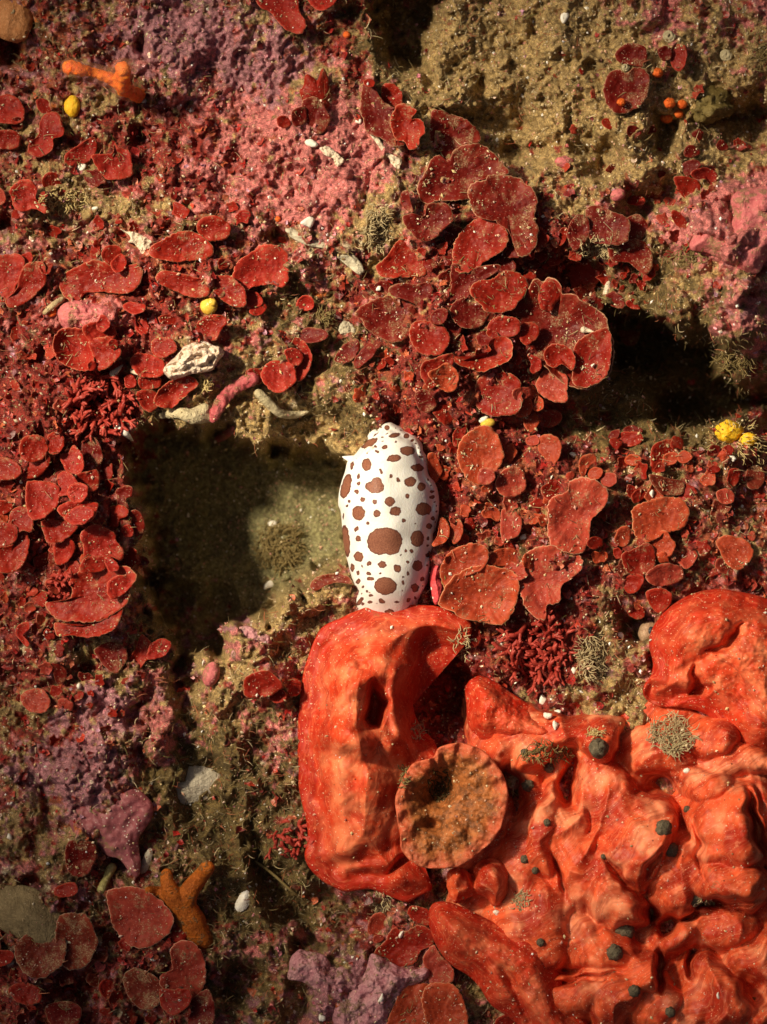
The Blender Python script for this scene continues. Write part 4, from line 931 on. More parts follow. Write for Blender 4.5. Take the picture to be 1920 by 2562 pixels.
# ------------------------------------------------------------------ red alga blades traced one by one
# (tile, outline, material, label, options); later ones lie on earlier ones
def sq(s):
    t = [float(a) for a in s.replace(';', ' ').replace(',', ' ').split()]
    return list(zip(t[::2], t[1::2]))
BL = [
 ('00', '-60,630 0,628 60,615 120,650 155,720 140,790 80,800 0,790 -60,780', 'bright', 'bright red rounded blade cut by the left edge, under the orange-tan lump'),
 ('00', '80,775 120,760 148,800 140,835 100,842 75,815', 'deep', 'small dark red round blade just below the rounded one at the upper left edge'),
 ('00', '-40,860 30,845 90,850 130,890 110,955 40,965 -40,950', 'red', 'low red blade at the left edge, left of the notched blade under the yellow ball'),
 ('00', '300,745 370,740 410,830 400,880 350,900 340,960 270,1010 190,980 200,920 250,880 260,800', 'bright', 'notched bright red blade left of and below the yellow ball'),
 ('00', '430,1000 510,945 600,890 625,960 580,1040 450,1070', 'bright', 'slanting red blade running into the smooth kidney-shaped one, upper left'),
 ('00', '600,1010 690,1000 735,985 745,930 770,955 830,980 855,1060 840,1140 700,1155 650,1100', 'bright', 'smooth kidney-shaped bright red blade with a small tip on top, upper left'),
 ('00', '70,1240 120,1180 190,1170 240,1220 230,1290 290,1320 290,1380 220,1350 150,1370 100,1340 80,1280', 'bright', 'bright red two-lobed blade surrounded by tan silt near the left edge'),
 ('00', '-40,1215 10,1225 40,1280 20,1320 -40,1330', 'pinky', 'pinkish sliver of blade at the left edge beside the two-lobed one'),
 ('00', '240,650 300,645 345,690 320,730 260,720', 'bright', 'faint red blade blurred left of the yellow ball'),
 ('00', '985,1610 1050,1560 1200,1500 1290,1530 1370,1600 1340,1670 1150,1690 1000,1665', 'red', 'wide dusty red blade right of the cream forked crust'),
 ('00', '1290,1440 1380,1400 1480,1450 1480,1530 1390,1560 1300,1520', 'red', 'dusty red blade above the wide one right of the cream forked crust'),
 ('00', '660,1640 700,1595 770,1600 790,1650 750,1720 690,1700', 'red', 'small red blade under the cream forked crust'),
 ('10', '10,-60 270,-60 270,0 285,80 320,140 290,210 220,200 170,160 100,80 40,50', 'bright', 'smooth bright red blade hanging from the top edge'),
 ('10', '340,-50 520,-50 510,20 450,60 380,50', 'bright', 'small bright red blade at the top edge, right of the larger hanging one'),
 ('10', '240,720 320,700 330,770 320,800 250,812', 'deep', 'dark left wing below the folded flame-shaped blade'),
 ('10', '310,660 400,640 470,740 480,780 430,860 340,830 320,770', 'deep', 'dark red base blade of the flame-shaped pair on pink crust'),
 ('10', '330,490 370,500 400,520 430,450 465,500 475,600 470,690 400,710 350,700 290,600 310,560', 'red', 'flame-shaped folded red blade standing on the pink crust', dict(cup=-14)),
 ('10', '140,770 175,750 215,770 225,810 190,830 150,815', 'red', 'small dull round blade left of the dark wing on pink crust'),
 ('10', '690,690 700,560 760,540 800,620 880,700 950,680 1000,700 1010,770 970,830 960,920 880,935 820,890 730,850 700,780', 'deep', 'long folded dark red blade bordering the bright pink crust', dict(q=75)),
 ('10', '700,530 740,510 770,530 760,560 715,555', 'red', 'small red blade at the top of the long folded dark one'),
 ('10', '820,570 850,545 900,550 940,590 950,650 920,700 870,730 830,710 820,640', 'red', 'round red blade above the lobed one with a pale centre'),
 ('10', '890,740 950,680 1040,720 1010,770 1070,780 1095,850 1060,890 1055,940 1000,965 970,920 920,900 885,830', 'red', 'lobed red blade with a pale silty centre, right of the pink crust', dict(cup=16)),
 ('10', '1150,730 1230,730 1290,760 1380,790 1450,880 1440,920 1380,930 1300,970 1240,1030 1200,980 1150,960 1140,850', 'deep', 'dark purplish-red fan with a scalloped top and bluish bloom, under the sandy gully'),
 ('10', '1150,1040 1200,1010 1240,1050 1310,970 1420,940 1530,1000 1600,1080 1610,1130 1480,1160 1400,1190 1390,1280 1200,1290 1110,1310 1070,1250 1065,1190 1110,1120', 'deep', 'broad velvety dark red blade with two humps, below the scalloped fan'),
 ('10', '950,1250 985,1240 1000,1290 1020,1370 980,1360 940,1310', 'deep', 'narrow dark sliver left of the broad velvety blade'),
 ('10', '1390,1240 1430,1190 1500,1180 1520,1150 1640,1145 1740,1190 1810,1290 1800,1400 1820,1480 1790,1600 1700,1640 1640,1500 1560,1430 1450,1400 1400,1330', 'deep', 'large dark red blade with a faint grey eye spot'),
 ('10', '960,1410 1020,1385 1090,1400 1120,1330 1200,1320 1255,1350 1275,1420 1240,1460 1180,1520 1100,1560 1010,1500', 'deep', 'mitten-shaped dark red blade beside the grey-tan filament patch'),
 ('10', '1285,1620 1330,1520 1410,1440 1500,1415 1580,1440 1625,1520 1610,1600 1500,1680 1400,1750 1300,1740', 'red', 'domed red blade sprinkled with pale silt, below the large one with an eye spot'),
 ('10', '875,1640 920,1570 1000,1540 1080,1580 1120,1660 1105,1750 1060,1790 950,1790 830,1790 785,1730 840,1680', 'red', 'clean red helmet-shaped blade with silt and a white chip on its lower rim'),
 ('11', '870,210 960,180 1040,190 1130,180 1135,300 1120,360 1060,330 1020,300 900,260', 'deep', 'silt-covered dark blade just under the helmet-shaped one'),
 ('11', '735,190 780,180 830,160 880,200 860,250 790,250', 'deep', 'small shaded blade at the lower left of the helmet-shaped one'),
 ('11', '650,375 750,300 870,270 960,290 1050,370 1010,440 1000,500 950,545 880,550 800,520 730,470 690,410', 'deep', 'broad pointed fan with a pale rim facing down left, above the slug'),
 ('11', '1275,70 1310,60 1340,90 1560,60 1550,110 1400,200 1390,250 1260,340 1270,200', 'deep', 'dull dark red blade between the domed one and the speckled rosette'),
 ('11', '1270,330 1400,260 1500,320 1480,430 1390,470 1300,430', 'deep', 'dark blade under heavy tan silt at the left of the rosette'),
 ('11', '1395,230 1450,170 1530,155 1600,110 1700,115 1755,190 1740,250 1700,290 1650,350 1500,355 1460,310', 'red', 'raised red blade with a wavy pale rim at the upper left of the rosette', dict(q=80)),
 ('11', '1005,520 1010,460 1060,430 1150,430 1230,480 1250,560 1200,630 1110,635 1040,600', 'red', 'red round blade beside the broad pointed fan'),
 ('11', '1135,390 1180,345 1240,350 1230,420 1180,445 1140,430', 'deep', 'small dark blade topping the round one beside the broad fan'),
 ('11', '1210,480 1240,430 1320,410 1330,470 1290,560 1230,540', 'deep', 'small nearly black blade between the round one and the rosette'),
 ('21', '0,330 70,250 160,170 210,180 260,160 320,200 330,250 390,250 450,310 530,350 600,400 620,470 640,560 630,720 580,800 500,840 440,835 330,800 200,700 60,640 -90,560 -120,440', 'deep', 'largest scalloped dark red rosette, thick with tan silt, hanging over the dark crevice', dict(cup=12, lift=30, q=70)),
 ('21', '190,330 180,250 210,180 260,160 310,190 325,250 290,300 250,360', 'red', 'upright lobe with a crease on the top rim of the largest rosette', dict(cup=-8)),
 ('21', '410,650 430,560 540,500 620,480 640,560 630,720 580,800 500,840 440,835 400,800', 'red', 'smooth lower right lobe of the rosette edge, overhanging the black crevice', dict(cup=14)),
 ('21', '45,480 80,440 140,435 178,470 165,530 100,575 60,540', 'red', 'little silt-speckled round blade on the left of the rosette'),
 ('21', '220,620 260,580 330,580 390,620 410,680 390,740 330,700 280,720 225,690', 'red', 'curled red blade with a dark hollow, lying on the lower part of the rosette', dict(cup=26)),
 ('21', '105,645 150,650 190,680 190,730 150,762 120,740 130,700', 'bright', 'small bright red comma-shaped blade beside a grey speck'),
 ('21', '165,850 220,740 290,750 360,790 355,880 360,930 320,948 230,920', 'pinky', 'rough dusty blade below the curled one on the rosette'),
 ('11', '1505,470 1540,410 1620,395 1700,420 1700,500 1600,530 1520,530', 'red', 'small crescent blade overlapping the silty middle of the rosette'),
 ('11', '1290,650 1340,680 1440,640 1520,620 1510,570 1560,530 1630,540 1655,600 1640,670 1560,710 1470,745 1370,720 1310,690', 'red', 'C-shaped blade with a thick pale rim at the lower left of the rosette', dict(cup=18, q=80)),
 ('11', '1075,760 1090,690 1160,670 1200,650 1280,640 1260,720 1150,850 1100,820', 'red', 'left half of the curled pair under the round blade beside the fan', dict(cup=10)),
 ('11', '1125,770 1180,730 1250,700 1310,770 1300,850 1250,880 1190,850', 'orange', 'orange-red curl with a pale lower rim, right half of the curled pair', dict(cup=16, q=80)),
 ('11', '1430,900 1450,810 1530,760 1620,765 1700,810 1720,920 1690,1010 1600,1030 1500,1020 1440,970', 'red', 'large round red blade dusted with silt, above the amber shell'),
 ('21', '10,880 50,855 110,858 125,900 70,930 20,925', 'pinky', 'upper small blade of the trio right of the amber shell'),
 ('21', '5,980 40,925 110,925 135,970 110,1030 40,1040', 'orange', 'middle orange-red round blade of the trio right of the amber shell'),
 ('21', '80,1060 120,1010 170,1040 175,1090 130,1140 90,1110', 'orange', 'lowest orange-red blade of the trio right of the amber shell'),
 ('21', '110,920 160,900 205,940 200,990 150,1000', 'orange', 'orange-red blade touching the right side of the trio'),
 ('21', '180,1070 200,1020 270,1000 320,1030 310,1080 240,1110', 'pinky', 'low dusty blade between the trio and the dark hollow'),
 ('21', '175,1240 190,1180 250,1160 310,1200 320,1260 290,1340 250,1350 200,1290', 'orange', 'folded orange-red blade alone below the trio'),
 ('21', '100,1180 160,1165 180,1210 140,1230 100,1215', 'pinky', 'small blade left of the folded lone one below the trio'),
 ('11', '1315,1290 1340,1200 1420,1130 1510,1115 1560,1170 1600,1280 1560,1400 1520,1470 1440,1470 1360,1420', 'orange', 'large orange-red round blade with fine radial streaks, right of the slug head', dict(q=75)),
 ('11', '1440,1430 1470,1380 1530,1385 1550,1440 1510,1480 1455,1475', 'pinky', 'small blade with a white dot on the lower rim of the radial-streaked one'),
 ('11', '1560,1470 1600,1400 1680,1370 1740,1420 1740,1520 1660,1560 1590,1540', 'pinky', 'pinkish-red blade right below the radial-streaked one'),
 ('11', '1280,1160 1330,1090 1370,1110 1330,1210 1290,1230', 'red', 'narrow red blade between the pale crust and the radial-streaked one'),
 ('11', '1120,1290 1160,1285 1190,1340 1210,1390 1180,1450 1150,1470 1125,1400', 'orange', 'leaf-shaped orange-red blade touching the slug on its upper right'),
 ('11', '1040,900 1090,870 1140,900 1170,960 1130,1010 1060,990', 'deep', 'dim red blade above the slug, left of the pale crust'),
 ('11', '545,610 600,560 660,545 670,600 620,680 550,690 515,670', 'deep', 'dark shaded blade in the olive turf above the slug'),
 ('11', '640,690 680,620 740,570 780,600 760,650 700,700 660,730', 'deep', 'dim blade right of the shaded one in the olive turf'),
 ('11', '820,680 860,655 895,680 890,710 850,720', 'red', 'small red blade in the turf above the slug'),
 ('11', '260,540 330,470 430,480 470,520 400,560 330,560', 'deep', 'dark flat blade behind the curled hook-shaped one'),
 ('11', '190,540 240,525 320,570 360,640 350,720 310,790 260,800 250,740 300,680 290,620 200,600', 'bright', 'curled hook-shaped bright red blade above the cave roof', dict(cup=18)),
 ('11', '190,620 240,600 290,620 305,670 270,710 220,690', 'bright', 'small round blade nested inside the hook-shaped one'),
 ('11', '40,770 70,710 140,680 230,700 260,770 240,830 170,878 90,860', 'bright', 'smooth bright red disc at the lower left of the hook-shaped blade'),
 ('11', '-60,750 0,730 45,740 50,790 20,830 -50,830', 'red', 'red blade tucked left of the smooth disc above the cave roof'),
 ('11', '265,320 290,270 340,260 375,290 370,340 330,355 285,345', 'bright', 'small bright curl in the olive turf under the pink patch', dict(cup=16)),
 ('11', '0,310 40,300 70,330 50,370 0,385 -40,360', 'bright', 'small bright blade left of the tiny curl in the olive turf'),
 ('01', '1380,150 1440,130 1500,140 1560,190 1590,240 1590,310 1540,330 1450,290 1400,240', 'red', 'red blade with a pale seam left of the large glossy one'),
 ('01', '1515,120 1555,40 1640,-20 1700,-60 1780,-60 1850,-10 1865,110 1840,190 1810,200 1740,180 1640,200 1590,225 1540,170', 'bright', 'large glossy bright red blade under the pale sponge strand, centre left', dict(q=75)),
 ('01', '1600,240 1650,230 1700,280 1690,320 1620,330 1595,300', 'bright', 'small blade joined to the lower edge of the large glossy one'),
 ('01', '-60,-20 0,0 120,0 160,60 130,150 100,200 100,230 60,280 0,300 -60,310', 'bright', 'large smooth red blade at the left edge, with a wavy lower rim'),
 ('01', '130,150 170,60 280,60 290,170 240,240 150,310 70,330 40,290 100,230', 'red', 'red fan with a pale ragged lower right rim, beside the large smooth left-edge blade'),
 ('01', '140,0 200,-20 210,30 180,50 150,40', 'bright', 'small bright blade on top of the ragged-rimmed fan'),
 ('01', '400,190 430,120 600,40 750,80 880,60 900,150 820,240 640,230 540,240 520,280 460,290 420,250', 'red', 'long rusty red blade above the bright pink crust on the left'),
 ('01', '720,60 740,20 790,-10 820,40 800,90 750,105', 'bright', 'bright curl above the long rusty blade', dict(cup=16)),
 ('01', '1020,140 1060,100 1140,110 1260,140 1350,170 1340,250 1260,270 1150,230 1060,190', 'red', 'rusty combed blade left of the amber pearl shell'),
 ('01', '800,330 840,300 900,310 940,320 930,360 860,375', 'bright', 'small red blade at the right end of the pink crust'),
 ('01', '1290,430 1350,390 1440,390 1470,430 1440,470 1400,540 1320,540 1270,490', 'red', 'blade with a rolled right end, below the amber pearl shell'),
 ('01', '1030,400 1090,380 1150,400 1140,440 1060,440', 'red', 'small rusty blade left below the amber pearl shell'),
 ('01', '540,470 600,435 690,430 745,480 740,530 690,560 600,560', 'bright', 'bright red lobe behind the big round bowl-shaped blade'),
 ('01', '350,580 370,510 430,475 520,480 570,510 590,600 600,690 560,740 470,720 390,680', 'bright', 'big bright red bowl-shaped blade with a broad rolled rim, left centre', dict(cup=34, q=75)),
 ('01', '580,560 680,530 740,560 780,620 740,690 650,740 600,700 610,640', 'red', 'crumpled red blade crossing the bowl-shaped one'),
 ('01', '705,560 735,540 765,560 760,595 720,600', 'bright', 'small round blade on the upper right of the crumpled one'),
 ('01', '570,700 600,680 625,700 615,735 580,742', 'bright', 'small blade at the lower rim of the bowl-shaped one'),
 ('01', '1000,545 1100,535 1145,600 1100,640 1040,660 990,620', 'red', 'red blade with silt, left of the pale ruffled bryozoan'),
 ('01', '850,690 880,640 960,640 1060,690 1050,770 980,785 900,770', 'bright', 'smooth vivid red blade at the left of the pale ruffled bryozoan'),
 ('01', '905,790 980,780 1040,800 1030,850 960,865 910,850', 'red', 'lower red blade of the stack left of the bryozoan'),
 ('01', '1030,880 1130,800 1230,785 1280,840 1220,890 1170,940 1100,985 1010,950', 'red', 'glistening folded blade hanging over the cave, under the bryozoan', dict(cup=14)),
 ('01', '890,890 960,870 1030,900 1040,960 970,1010 910,960', 'red', 'dusty blade at the cave lip, left of the glistening folded one'),
 ('01', '810,790 850,770 885,810 870,850 820,850', 'bright', 'small bright blade right of the spiny bush'),
 # left cluster over the cave
 ('01', '540,1200 600,1180 640,1220 665,1310 630,1360 580,1375 530,1290', 'deep', 'dark blade at the right edge of the left cluster, top of the cave wall'),
 ('01', '570,1400 620,1390 640,1440 630,1510 570,1525 450,1470 400,1450 480,1420', 'red', 'wide blade behind the small leaf-like one at the cave wall'),
 ('01', '130,1340 200,1300 300,1290 322,1330 300,1380 230,1435 150,1430', 'red', 'large red disc lying under the pale-rimmed round one, left cluster', dict(cup=-8)),
 ('01', '130,1250 160,1180 230,1165 290,1190 308,1250 280,1310 220,1335 150,1310', 'red', 'round pale-rimmed blade with a dark dent, middle of the left cluster', dict(q=80)),
 ('01', '310,1180 350,1145 400,1160 417,1210 390,1270 345,1285 315,1260', 'red', 'small round blade with a centre dot, right of the pale-rimmed one', dict(q=80)),
 ('01', '-60,1310 0,1310 70,1320 120,1360 132,1410 90,1445 0,1450 -60,1450', 'red', 'round blade with a dark star centre, cut by the left edge', dict(q=80)),
 ('01', '395,1290 440,1280 480,1235 530,1290 540,1360 520,1410 480,1430 440,1400 410,1350', 'bright', 'tilted leaf-shaped blade with a glowing right side, left cluster', dict(q=85)),
 ('01', '440,1530 460,1490 520,1475 565,1500 560,1560 520,1598 460,1580', 'bright', 'small leaf-like round blade over the wide one at the cave wall', dict(q=85)),
 ('01', '180,1480 260,1465 340,1480 385,1520 375,1600 330,1660 260,1700 200,1690 175,1600', 'bright', 'large blade with a straight crease, lower middle of the left cluster', dict(q=80)),
 ('01', '380,1640 440,1600 540,1595 630,1610 620,1660 600,1700 540,1740 460,1733 420,1700', 'bright', 'ragged-topped blade between the creased one and the cave', dict(q=80)),
 ('01', '-30,1595 40,1590 85,1620 70,1650 10,1680 -40,1670', 'red', 'small blade at the left edge under the star-centred one'),
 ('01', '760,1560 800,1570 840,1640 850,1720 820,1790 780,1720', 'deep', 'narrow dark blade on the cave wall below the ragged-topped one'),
 ('02', '60,70 100,-20 200,-10 215,60 200,130 150,120 110,130', 'red', 'blade right of the left-edge disc, lower left cluster'),
 ('02', '-60,80 40,75 100,100 113,150 90,200 20,225 -60,230', 'red', 'left-edge disc with a pale lower rim, lower left cluster', dict(q=80)),
 ('02', '100,160 150,125 185,180 170,290 120,370 30,390 -40,350 -40,240 80,220', 'red', 'long drooping blade under the left-edge disc', dict(q=70)),
 ('02', '280,60 400,60 500,90 470,140 400,190 320,200 290,140', 'red', 'blade with white silt, above the solitary oval one'),
 ('02', '355,230 400,180 450,170 485,220 470,280 420,335 365,330', 'bright', 'solitary oval blade in the middle of the lower left cluster', dict(q=80)),
 ('02', '790,110 830,85 865,120 855,160 810,160', 'bright', 'small blade with a white dot at the cave wall'),
 ('02', '845,10 900,0 935,70 930,140 900,180 870,120', 'deep', 'narrow pale-rimmed blade sticking out over the cave'),
 ('02', '470,440 560,380 700,370 800,365 870,430 840,490 830,550 800,600 740,650 640,700 500,705 400,690 330,640 310,590 460,560', 'red', 'largest wavy blade at the bottom of the left cluster', dict(lift=40, q=75)),
 ('02', '370,720 480,740 620,720 720,640 790,630 770,700 720,770 600,810 470,800 390,800', 'red', 'ruffled blade skirting the bottom of the left cluster', dict(q=60)),
 ('02', '700,470 760,420 840,415 873,440 850,485 790,540 720,560', 'bright', 'pointed lobe on the right of the largest wavy blade', dict(q=85)),
 ('02', '520,360 560,300 640,290 690,310 680,370 600,395 530,390', 'red', 'crusty short blade between the polygonal one and the largest wavy one', dict(q=85)),
 ('02', '680,310 720,300 770,350 760,380 710,385', 'bright', 'small blade beside the crusty short one', dict(q=85)),
 ('02', '530,150 600,95 660,95 740,150 750,190 795,240 780,310 720,290 640,300 560,290 545,210', 'bright', 'polygonal bright blade with a lobe on its right, left cluster', dict(q=85)),
 ('02', '430,30 500,-30 600,-20 605,20 590,40 540,80 460,75', 'bright', 'bright oval blade above the polygonal one', dict(q=85)),
 ('02', '110,800 120,740 180,720 190,760 150,800 190,850 170,870', 'bright', 'thin curled red blade in yellow-green turf at the far left', dict(cup=20)),
 ('02', '285,790 310,760 350,790 355,820 310,830', 'bright', 'small curled blade paired with the thin one in yellow-green turf'),
 ('02', '885,880 920,800 965,840 990,870 985,930 950,960 910,1020 860,1060 830,1000 860,920', 'red', 'upright folded blade left of the paddle-shaped one'),
 ('02', '975,870 1010,840 1060,825 1105,850 1095,900 1050,940 960,950', 'bright', 'paddle-shaped blade reaching toward the cave, below the left cluster', dict(q=85)),
 ('02', '620,890 720,850 800,880 820,960 760,1040 690,1010 640,940', 'deep', 'dark silty blade left of the upright folded one'),
 ('02', '150,1180 260,1150 320,1220 300,1290 220,1300 150,1250', 'pinky', 'dusty pink-red blade low at the far left'),
 # bottom left corner
 ('03', '430,540 450,490 520,478 600,490 625,560 600,640 560,690 500,705 440,650', 'deep', 'round dark red blade touching the purple crust, bottom left'),
 ('03', '355,800 380,770 460,745 500,770 490,820 420,840 365,830', 'red', 'small red blade under the round dark one, bottom left'),
 ('03', '130,1130 230,1040 330,1010 400,1080 420,1220 330,1330 200,1350 130,1270 100,1190', 'brown', 'brown silt-laden blade at the left of the bottom left stack'),
 ('03', '370,1040 400,970 480,950 560,970 610,1060 625,1150 560,1270 450,1300 380,1200', 'brown', 'silty brown-red blade with a pale rim, middle of the bottom left stack', dict(q=75)),
 ('03', '1160,1090 1180,1040 1250,1050 1300,1100 1280,1150 1200,1150', 'red', 'small blade at the foot of the orange sponge'),
 ('03', '1050,1350 1120,1300 1110,1190 1160,1140 1240,1140 1300,1200 1330,1310 1310,1430 1240,1500 1120,1480 1060,1430', 'pinky', 'large dull pinkish-red disc below the foot of the orange sponge'),
 ('03', '700,820 790,790 870,785 960,810 1050,880 1110,970 1090,1060 1010,1130 900,1160 800,1120 750,1030 720,930', 'pinky', 'largest dull red disc of the bottom left stack, left of the orange sponge', dict(q=80)),
 ('03', '650,1400 690,1375 735,1400 725,1460 680,1485 650,1450', 'bright', 'small clear red blade in the dark of the bottom left corner'),
 ('03', '805,1370 850,1310 930,1320 1010,1360 1050,1440 1020,1540 930,1560 850,1500', 'brown', 'rust-brown blade edged with silt near the bottom left'),
 ('03', '1040,1450 1130,1440 1230,1450 1220,1540 1130,1600 1060,1560', 'red', 'blade right of the rust-brown one near the bottom edge'),
 ('03', '1220,1560 1290,1470 1350,1450 1385,1540 1370,1680 1250,1700', 'deep', 'tall dim blade at the bottom edge, right of the bottom left stack'),
 ('03', '-40,1210 40,1185 90,1215 60,1270 -40,1290', 'red', 'dull red sliver at the left edge near the bottom'),
 ('03', '60,1440 160,1400 260,1440 250,1520 140,1530', 'red', 'dark crusted blade low in the bottom left corner'),
 ('03', '300,1560 420,1520 520,1560 500,1660 360,1680', 'deep', 'dark blade cut by the bottom edge, left corner'),
 # bottom centre
 ('13', '740,1090 730,1030 760,960 810,945 850,980 830,1060 790,1110 760,1115', 'pinky', 'upright pinkish lobe below the lower tip of the ear-shaped crust'),
 ('13', '765,1130 770,1095 810,1085 830,1110 800,1135', 'pinky', 'small lobe under the upright pinkish one'),
 ('13', '860,1100 900,1050 980,1060 1050,1030 1130,1060 1140,1150 1060,1190 1030,1260 930,1290 850,1230 780,1200 830,1140', 'red', 'silt-spattered red blade left of the tongue-shaped crust'),
 ('13', '990,930 1020,900 1120,930 1130,1020 1060,1010 1000,970', 'red', 'short red blade tucked above the silt-spattered one'),
 ('13', '1090,1240 1150,1160 1190,1210 1280,1320 1260,1390 1150,1410 1120,1330', 'pinky', 'dull blade along the left edge of the tongue-shaped crust'),
 ('13', '880,1600 930,1480 1010,1410 1110,1410 1150,1450 1130,1600 1080,1720 860,1720', 'orange', 'left of two orange-brown discs at the bottom edge'),
 ('13', '1085,1500 1120,1420 1200,1400 1280,1420 1340,1510 1370,1620 1340,1720 1150,1720 1100,1600', 'orange', 'right of two orange-brown discs at the bottom edge', dict(q=85)),
 ('13', '1560,1640 1640,1600 1720,1640 1700,1720 1580,1720', 'red', 'red sliver at the bottom edge under the tongue-shaped crust'),
 # beside cave, centre
 ('12', '360,490 380,440 450,410 540,405 600,430 620,470 560,460 470,470 400,510', 'brown', 'arched dull red blade by the slug flank, over the sandy floor'),
 ('12', '-60,1080 0,1050 60,1030 130,1070 170,1130 140,1160 60,1200 -60,1190', 'red', 'dark red blade on the pink rock left of the ear-shaped crust'),
 ('12', '200,1110 240,1080 290,1110 280,1180 220,1190', 'red', 'small blade between the pink rock and the ear-shaped crust'),
 ('12', '80,1190 130,1150 190,1170 190,1220 130,1240', 'red', 'small low blade under the dark one on the pink rock'),
 ('12', '1145,210 1180,150 1190,70 1210,40 1250,90 1255,150 1220,200 1170,220', 'orange', 'curved orange sliver of blade touching the right side of the slug', dict(q=75)),
 ('12', '1258,130 1270,70 1320,55 1345,110 1320,190 1280,200', 'orange', 'small oval blade right of the curved orange sliver'),
 ('12', '1500,330 1530,270 1600,240 1680,250 1700,330 1600,350', 'orange', 'blade behind the two big fans right of the slug tail'),
 ('12', '1205,400 1220,320 1290,250 1380,215 1480,230 1500,290 1470,370 1400,400 1330,430 1280,480 1230,490', 'orange', 'upper of two big orange-red fans right of the slug tail', dict(q=70)),
 ('12', '1200,590 1230,510 1290,430 1380,380 1500,355 1600,375 1680,430 1690,560 1640,660 1580,720 1480,710 1360,690 1290,640 1240,625', 'orange', 'lower and largest of two orange-red fans right of the slug tail', dict(q=80, cup=14)),
 ('12', '1365,790 1400,750 1450,770 1460,830 1420,880 1380,850', 'red', 'small cupped blade below the lower fan, beside the dark hollow'),
 ('12', '1590,120 1640,90 1690,110 1690,160 1630,175', 'pinky', 'small pinkish blade right of the oval orange one'),
 # right field
 ('21', '905,1330 920,1240 980,1200 1060,1200 1100,1250 1090,1290 1000,1290 960,1350 960,1400 915,1390', 'red', 'arched blade behind the little pair, right of the dark hollow'),
 ('21', '980,1330 1000,1285 1060,1275 1085,1310 1050,1350 1000,1355', 'orange', 'left of the little pair under the arched blade'),
 ('21', '1080,1300 1110,1265 1150,1275 1170,1310 1130,1340 1090,1335', 'orange', 'right of the little pair under the arched blade'),
 ('21', '680,1200 710,1150 770,1140 830,1150 850,1190 800,1230 720,1230', 'red', 'round blade with a glint at the edge of the dark crevice'),
 ('21', '620,1190 650,1140 700,1130 690,1180 650,1210', 'deep', 'small dark blade left of the glinting one'),
 ('21', '730,1120 780,1100 840,1120 840,1145 740,1140', 'deep', 'dark blade lying behind the glinting one'),
 ('21', '440,1340 470,1295 530,1290 550,1330 500,1370 470,1430 445,1400', 'orange', 'red-orange blade in the silt left of the glinting one'),
 ('21', '735,1330 770,1290 830,1300 835,1345 780,1360', 'orange', 'small orange-red blade below the glinting one'),
 ('21', '580,1440 610,1410 670,1415 680,1465 640,1495 590,1480', 'pinky', 'small pink-red round blade above the large heart-shaped one'),
 ('21', '500,1400 540,1370 590,1390 570,1440 510,1445', 'orange', 'small orange blade above the large heart-shaped one'),
 ('21', '1270,1380 1310,1360 1355,1380 1330,1405 1280,1405', 'red', 'small flat blade below the yellow sponge'),
 ('21', '1400,1440 1420,1385 1480,1390 1475,1450 1440,1500 1405,1490', 'red', 'blade with a pale pink rim, right of the small flat one'),
 ('21', '1520,1430 1550,1370 1610,1370 1640,1430 1610,1500 1540,1500', 'brown', 'dark brown-red blade near the right edge below the yellow sponge'),
 ('21', '1270,1290 1300,1230 1350,1240 1340,1290', 'deep', 'dark blade left under the yellow sponge'),
 ('21', '1370,1260 1400,1225 1440,1250 1420,1290', 'red', 'small blade touching the yellow sponge from below'),
 ('21', '250,1620 280,1570 360,1530 380,1480 460,1450 550,1470 610,1540 600,1620 510,1720 500,1850 440,1910 350,1910 260,1850 245,1740', 'pinky', 'large heart-shaped dusty pink-red blade, right centre', dict(q=70)),
 ('21', '790,1700 800,1640 870,1600 950,1580 1060,1570 1120,1610 1145,1680 1100,1760 1010,1790 930,1830 870,1850 810,1800', 'orange', 'large ragged orange-red blade right of the heart-shaped one', dict(q=75)),
 ('21', '780,1560 810,1520 870,1520 860,1570 800,1600', 'red', 'small blade at the upper left of the large ragged one'),
 ('21', '900,1420 1000,1440 1110,1470 1100,1540 1000,1550 930,1500', 'brown', 'silt-choked blade above the large ragged one'),
 ('21', '1330,1540 1380,1510 1440,1540 1430,1600 1360,1600', 'pinky', 'pink-dusted small blade in the right-hand turf'),
 ('22', '-60,0 0,-10 50,20 65,90 40,150 0,172 -60,170', 'pinky', 'round pinkish-red blade in the turf right of the orange fans'),
 ('22', '490,200 530,165 580,175 590,215 550,240 510,235', 'red', 'small cupped blade right of the heart-shaped one'),
 ('22', '670,180 700,110 760,100 770,170 740,225 690,215', 'orange', 'blade peeping from under the large ragged one'),
 ('22', '725,330 730,270 790,250 860,210 910,230 930,310 920,360 850,410 770,395', 'red', 'round smooth blade with one white dot below the large ragged one'),
 ('22', '895,240 900,190 950,140 1000,125 1030,170 1060,220 1020,290 960,290', 'orange', 'orange-red blade with a silty rim, lower right of the ragged one'),
 ('22', '1330,200 1390,160 1470,170 1540,210 1560,270 1520,340 1460,370 1390,330 1360,260', 'orange', 'lobed orange-red blade near the right edge above the smooth crust'),
 ('22', '880,410 930,360 1020,338 1090,365 1112,420 1060,460 980,480 900,460', 'pinky', 'pale pinkish half-moon blade just above the smooth right-hand crust', dict(q=80)),
 ('22', '735,430 800,405 855,430 830,500 770,530 730,490', 'red', 'dull blade left of the pale half-moon one'),
 ('22', '880,520 960,500 1030,530 1025,600 970,655 920,630 890,580', 'red', 'pointed pale-rimmed blade below the half-moon one'),
 ('22', '660,250 690,235 715,260 710,300 675,300', 'red', 'small blade left of the smooth white-dotted one'),
 ('22', '750,640 800,600 860,640 850,690 790,690', 'red', 'small blade above the snail shell'),
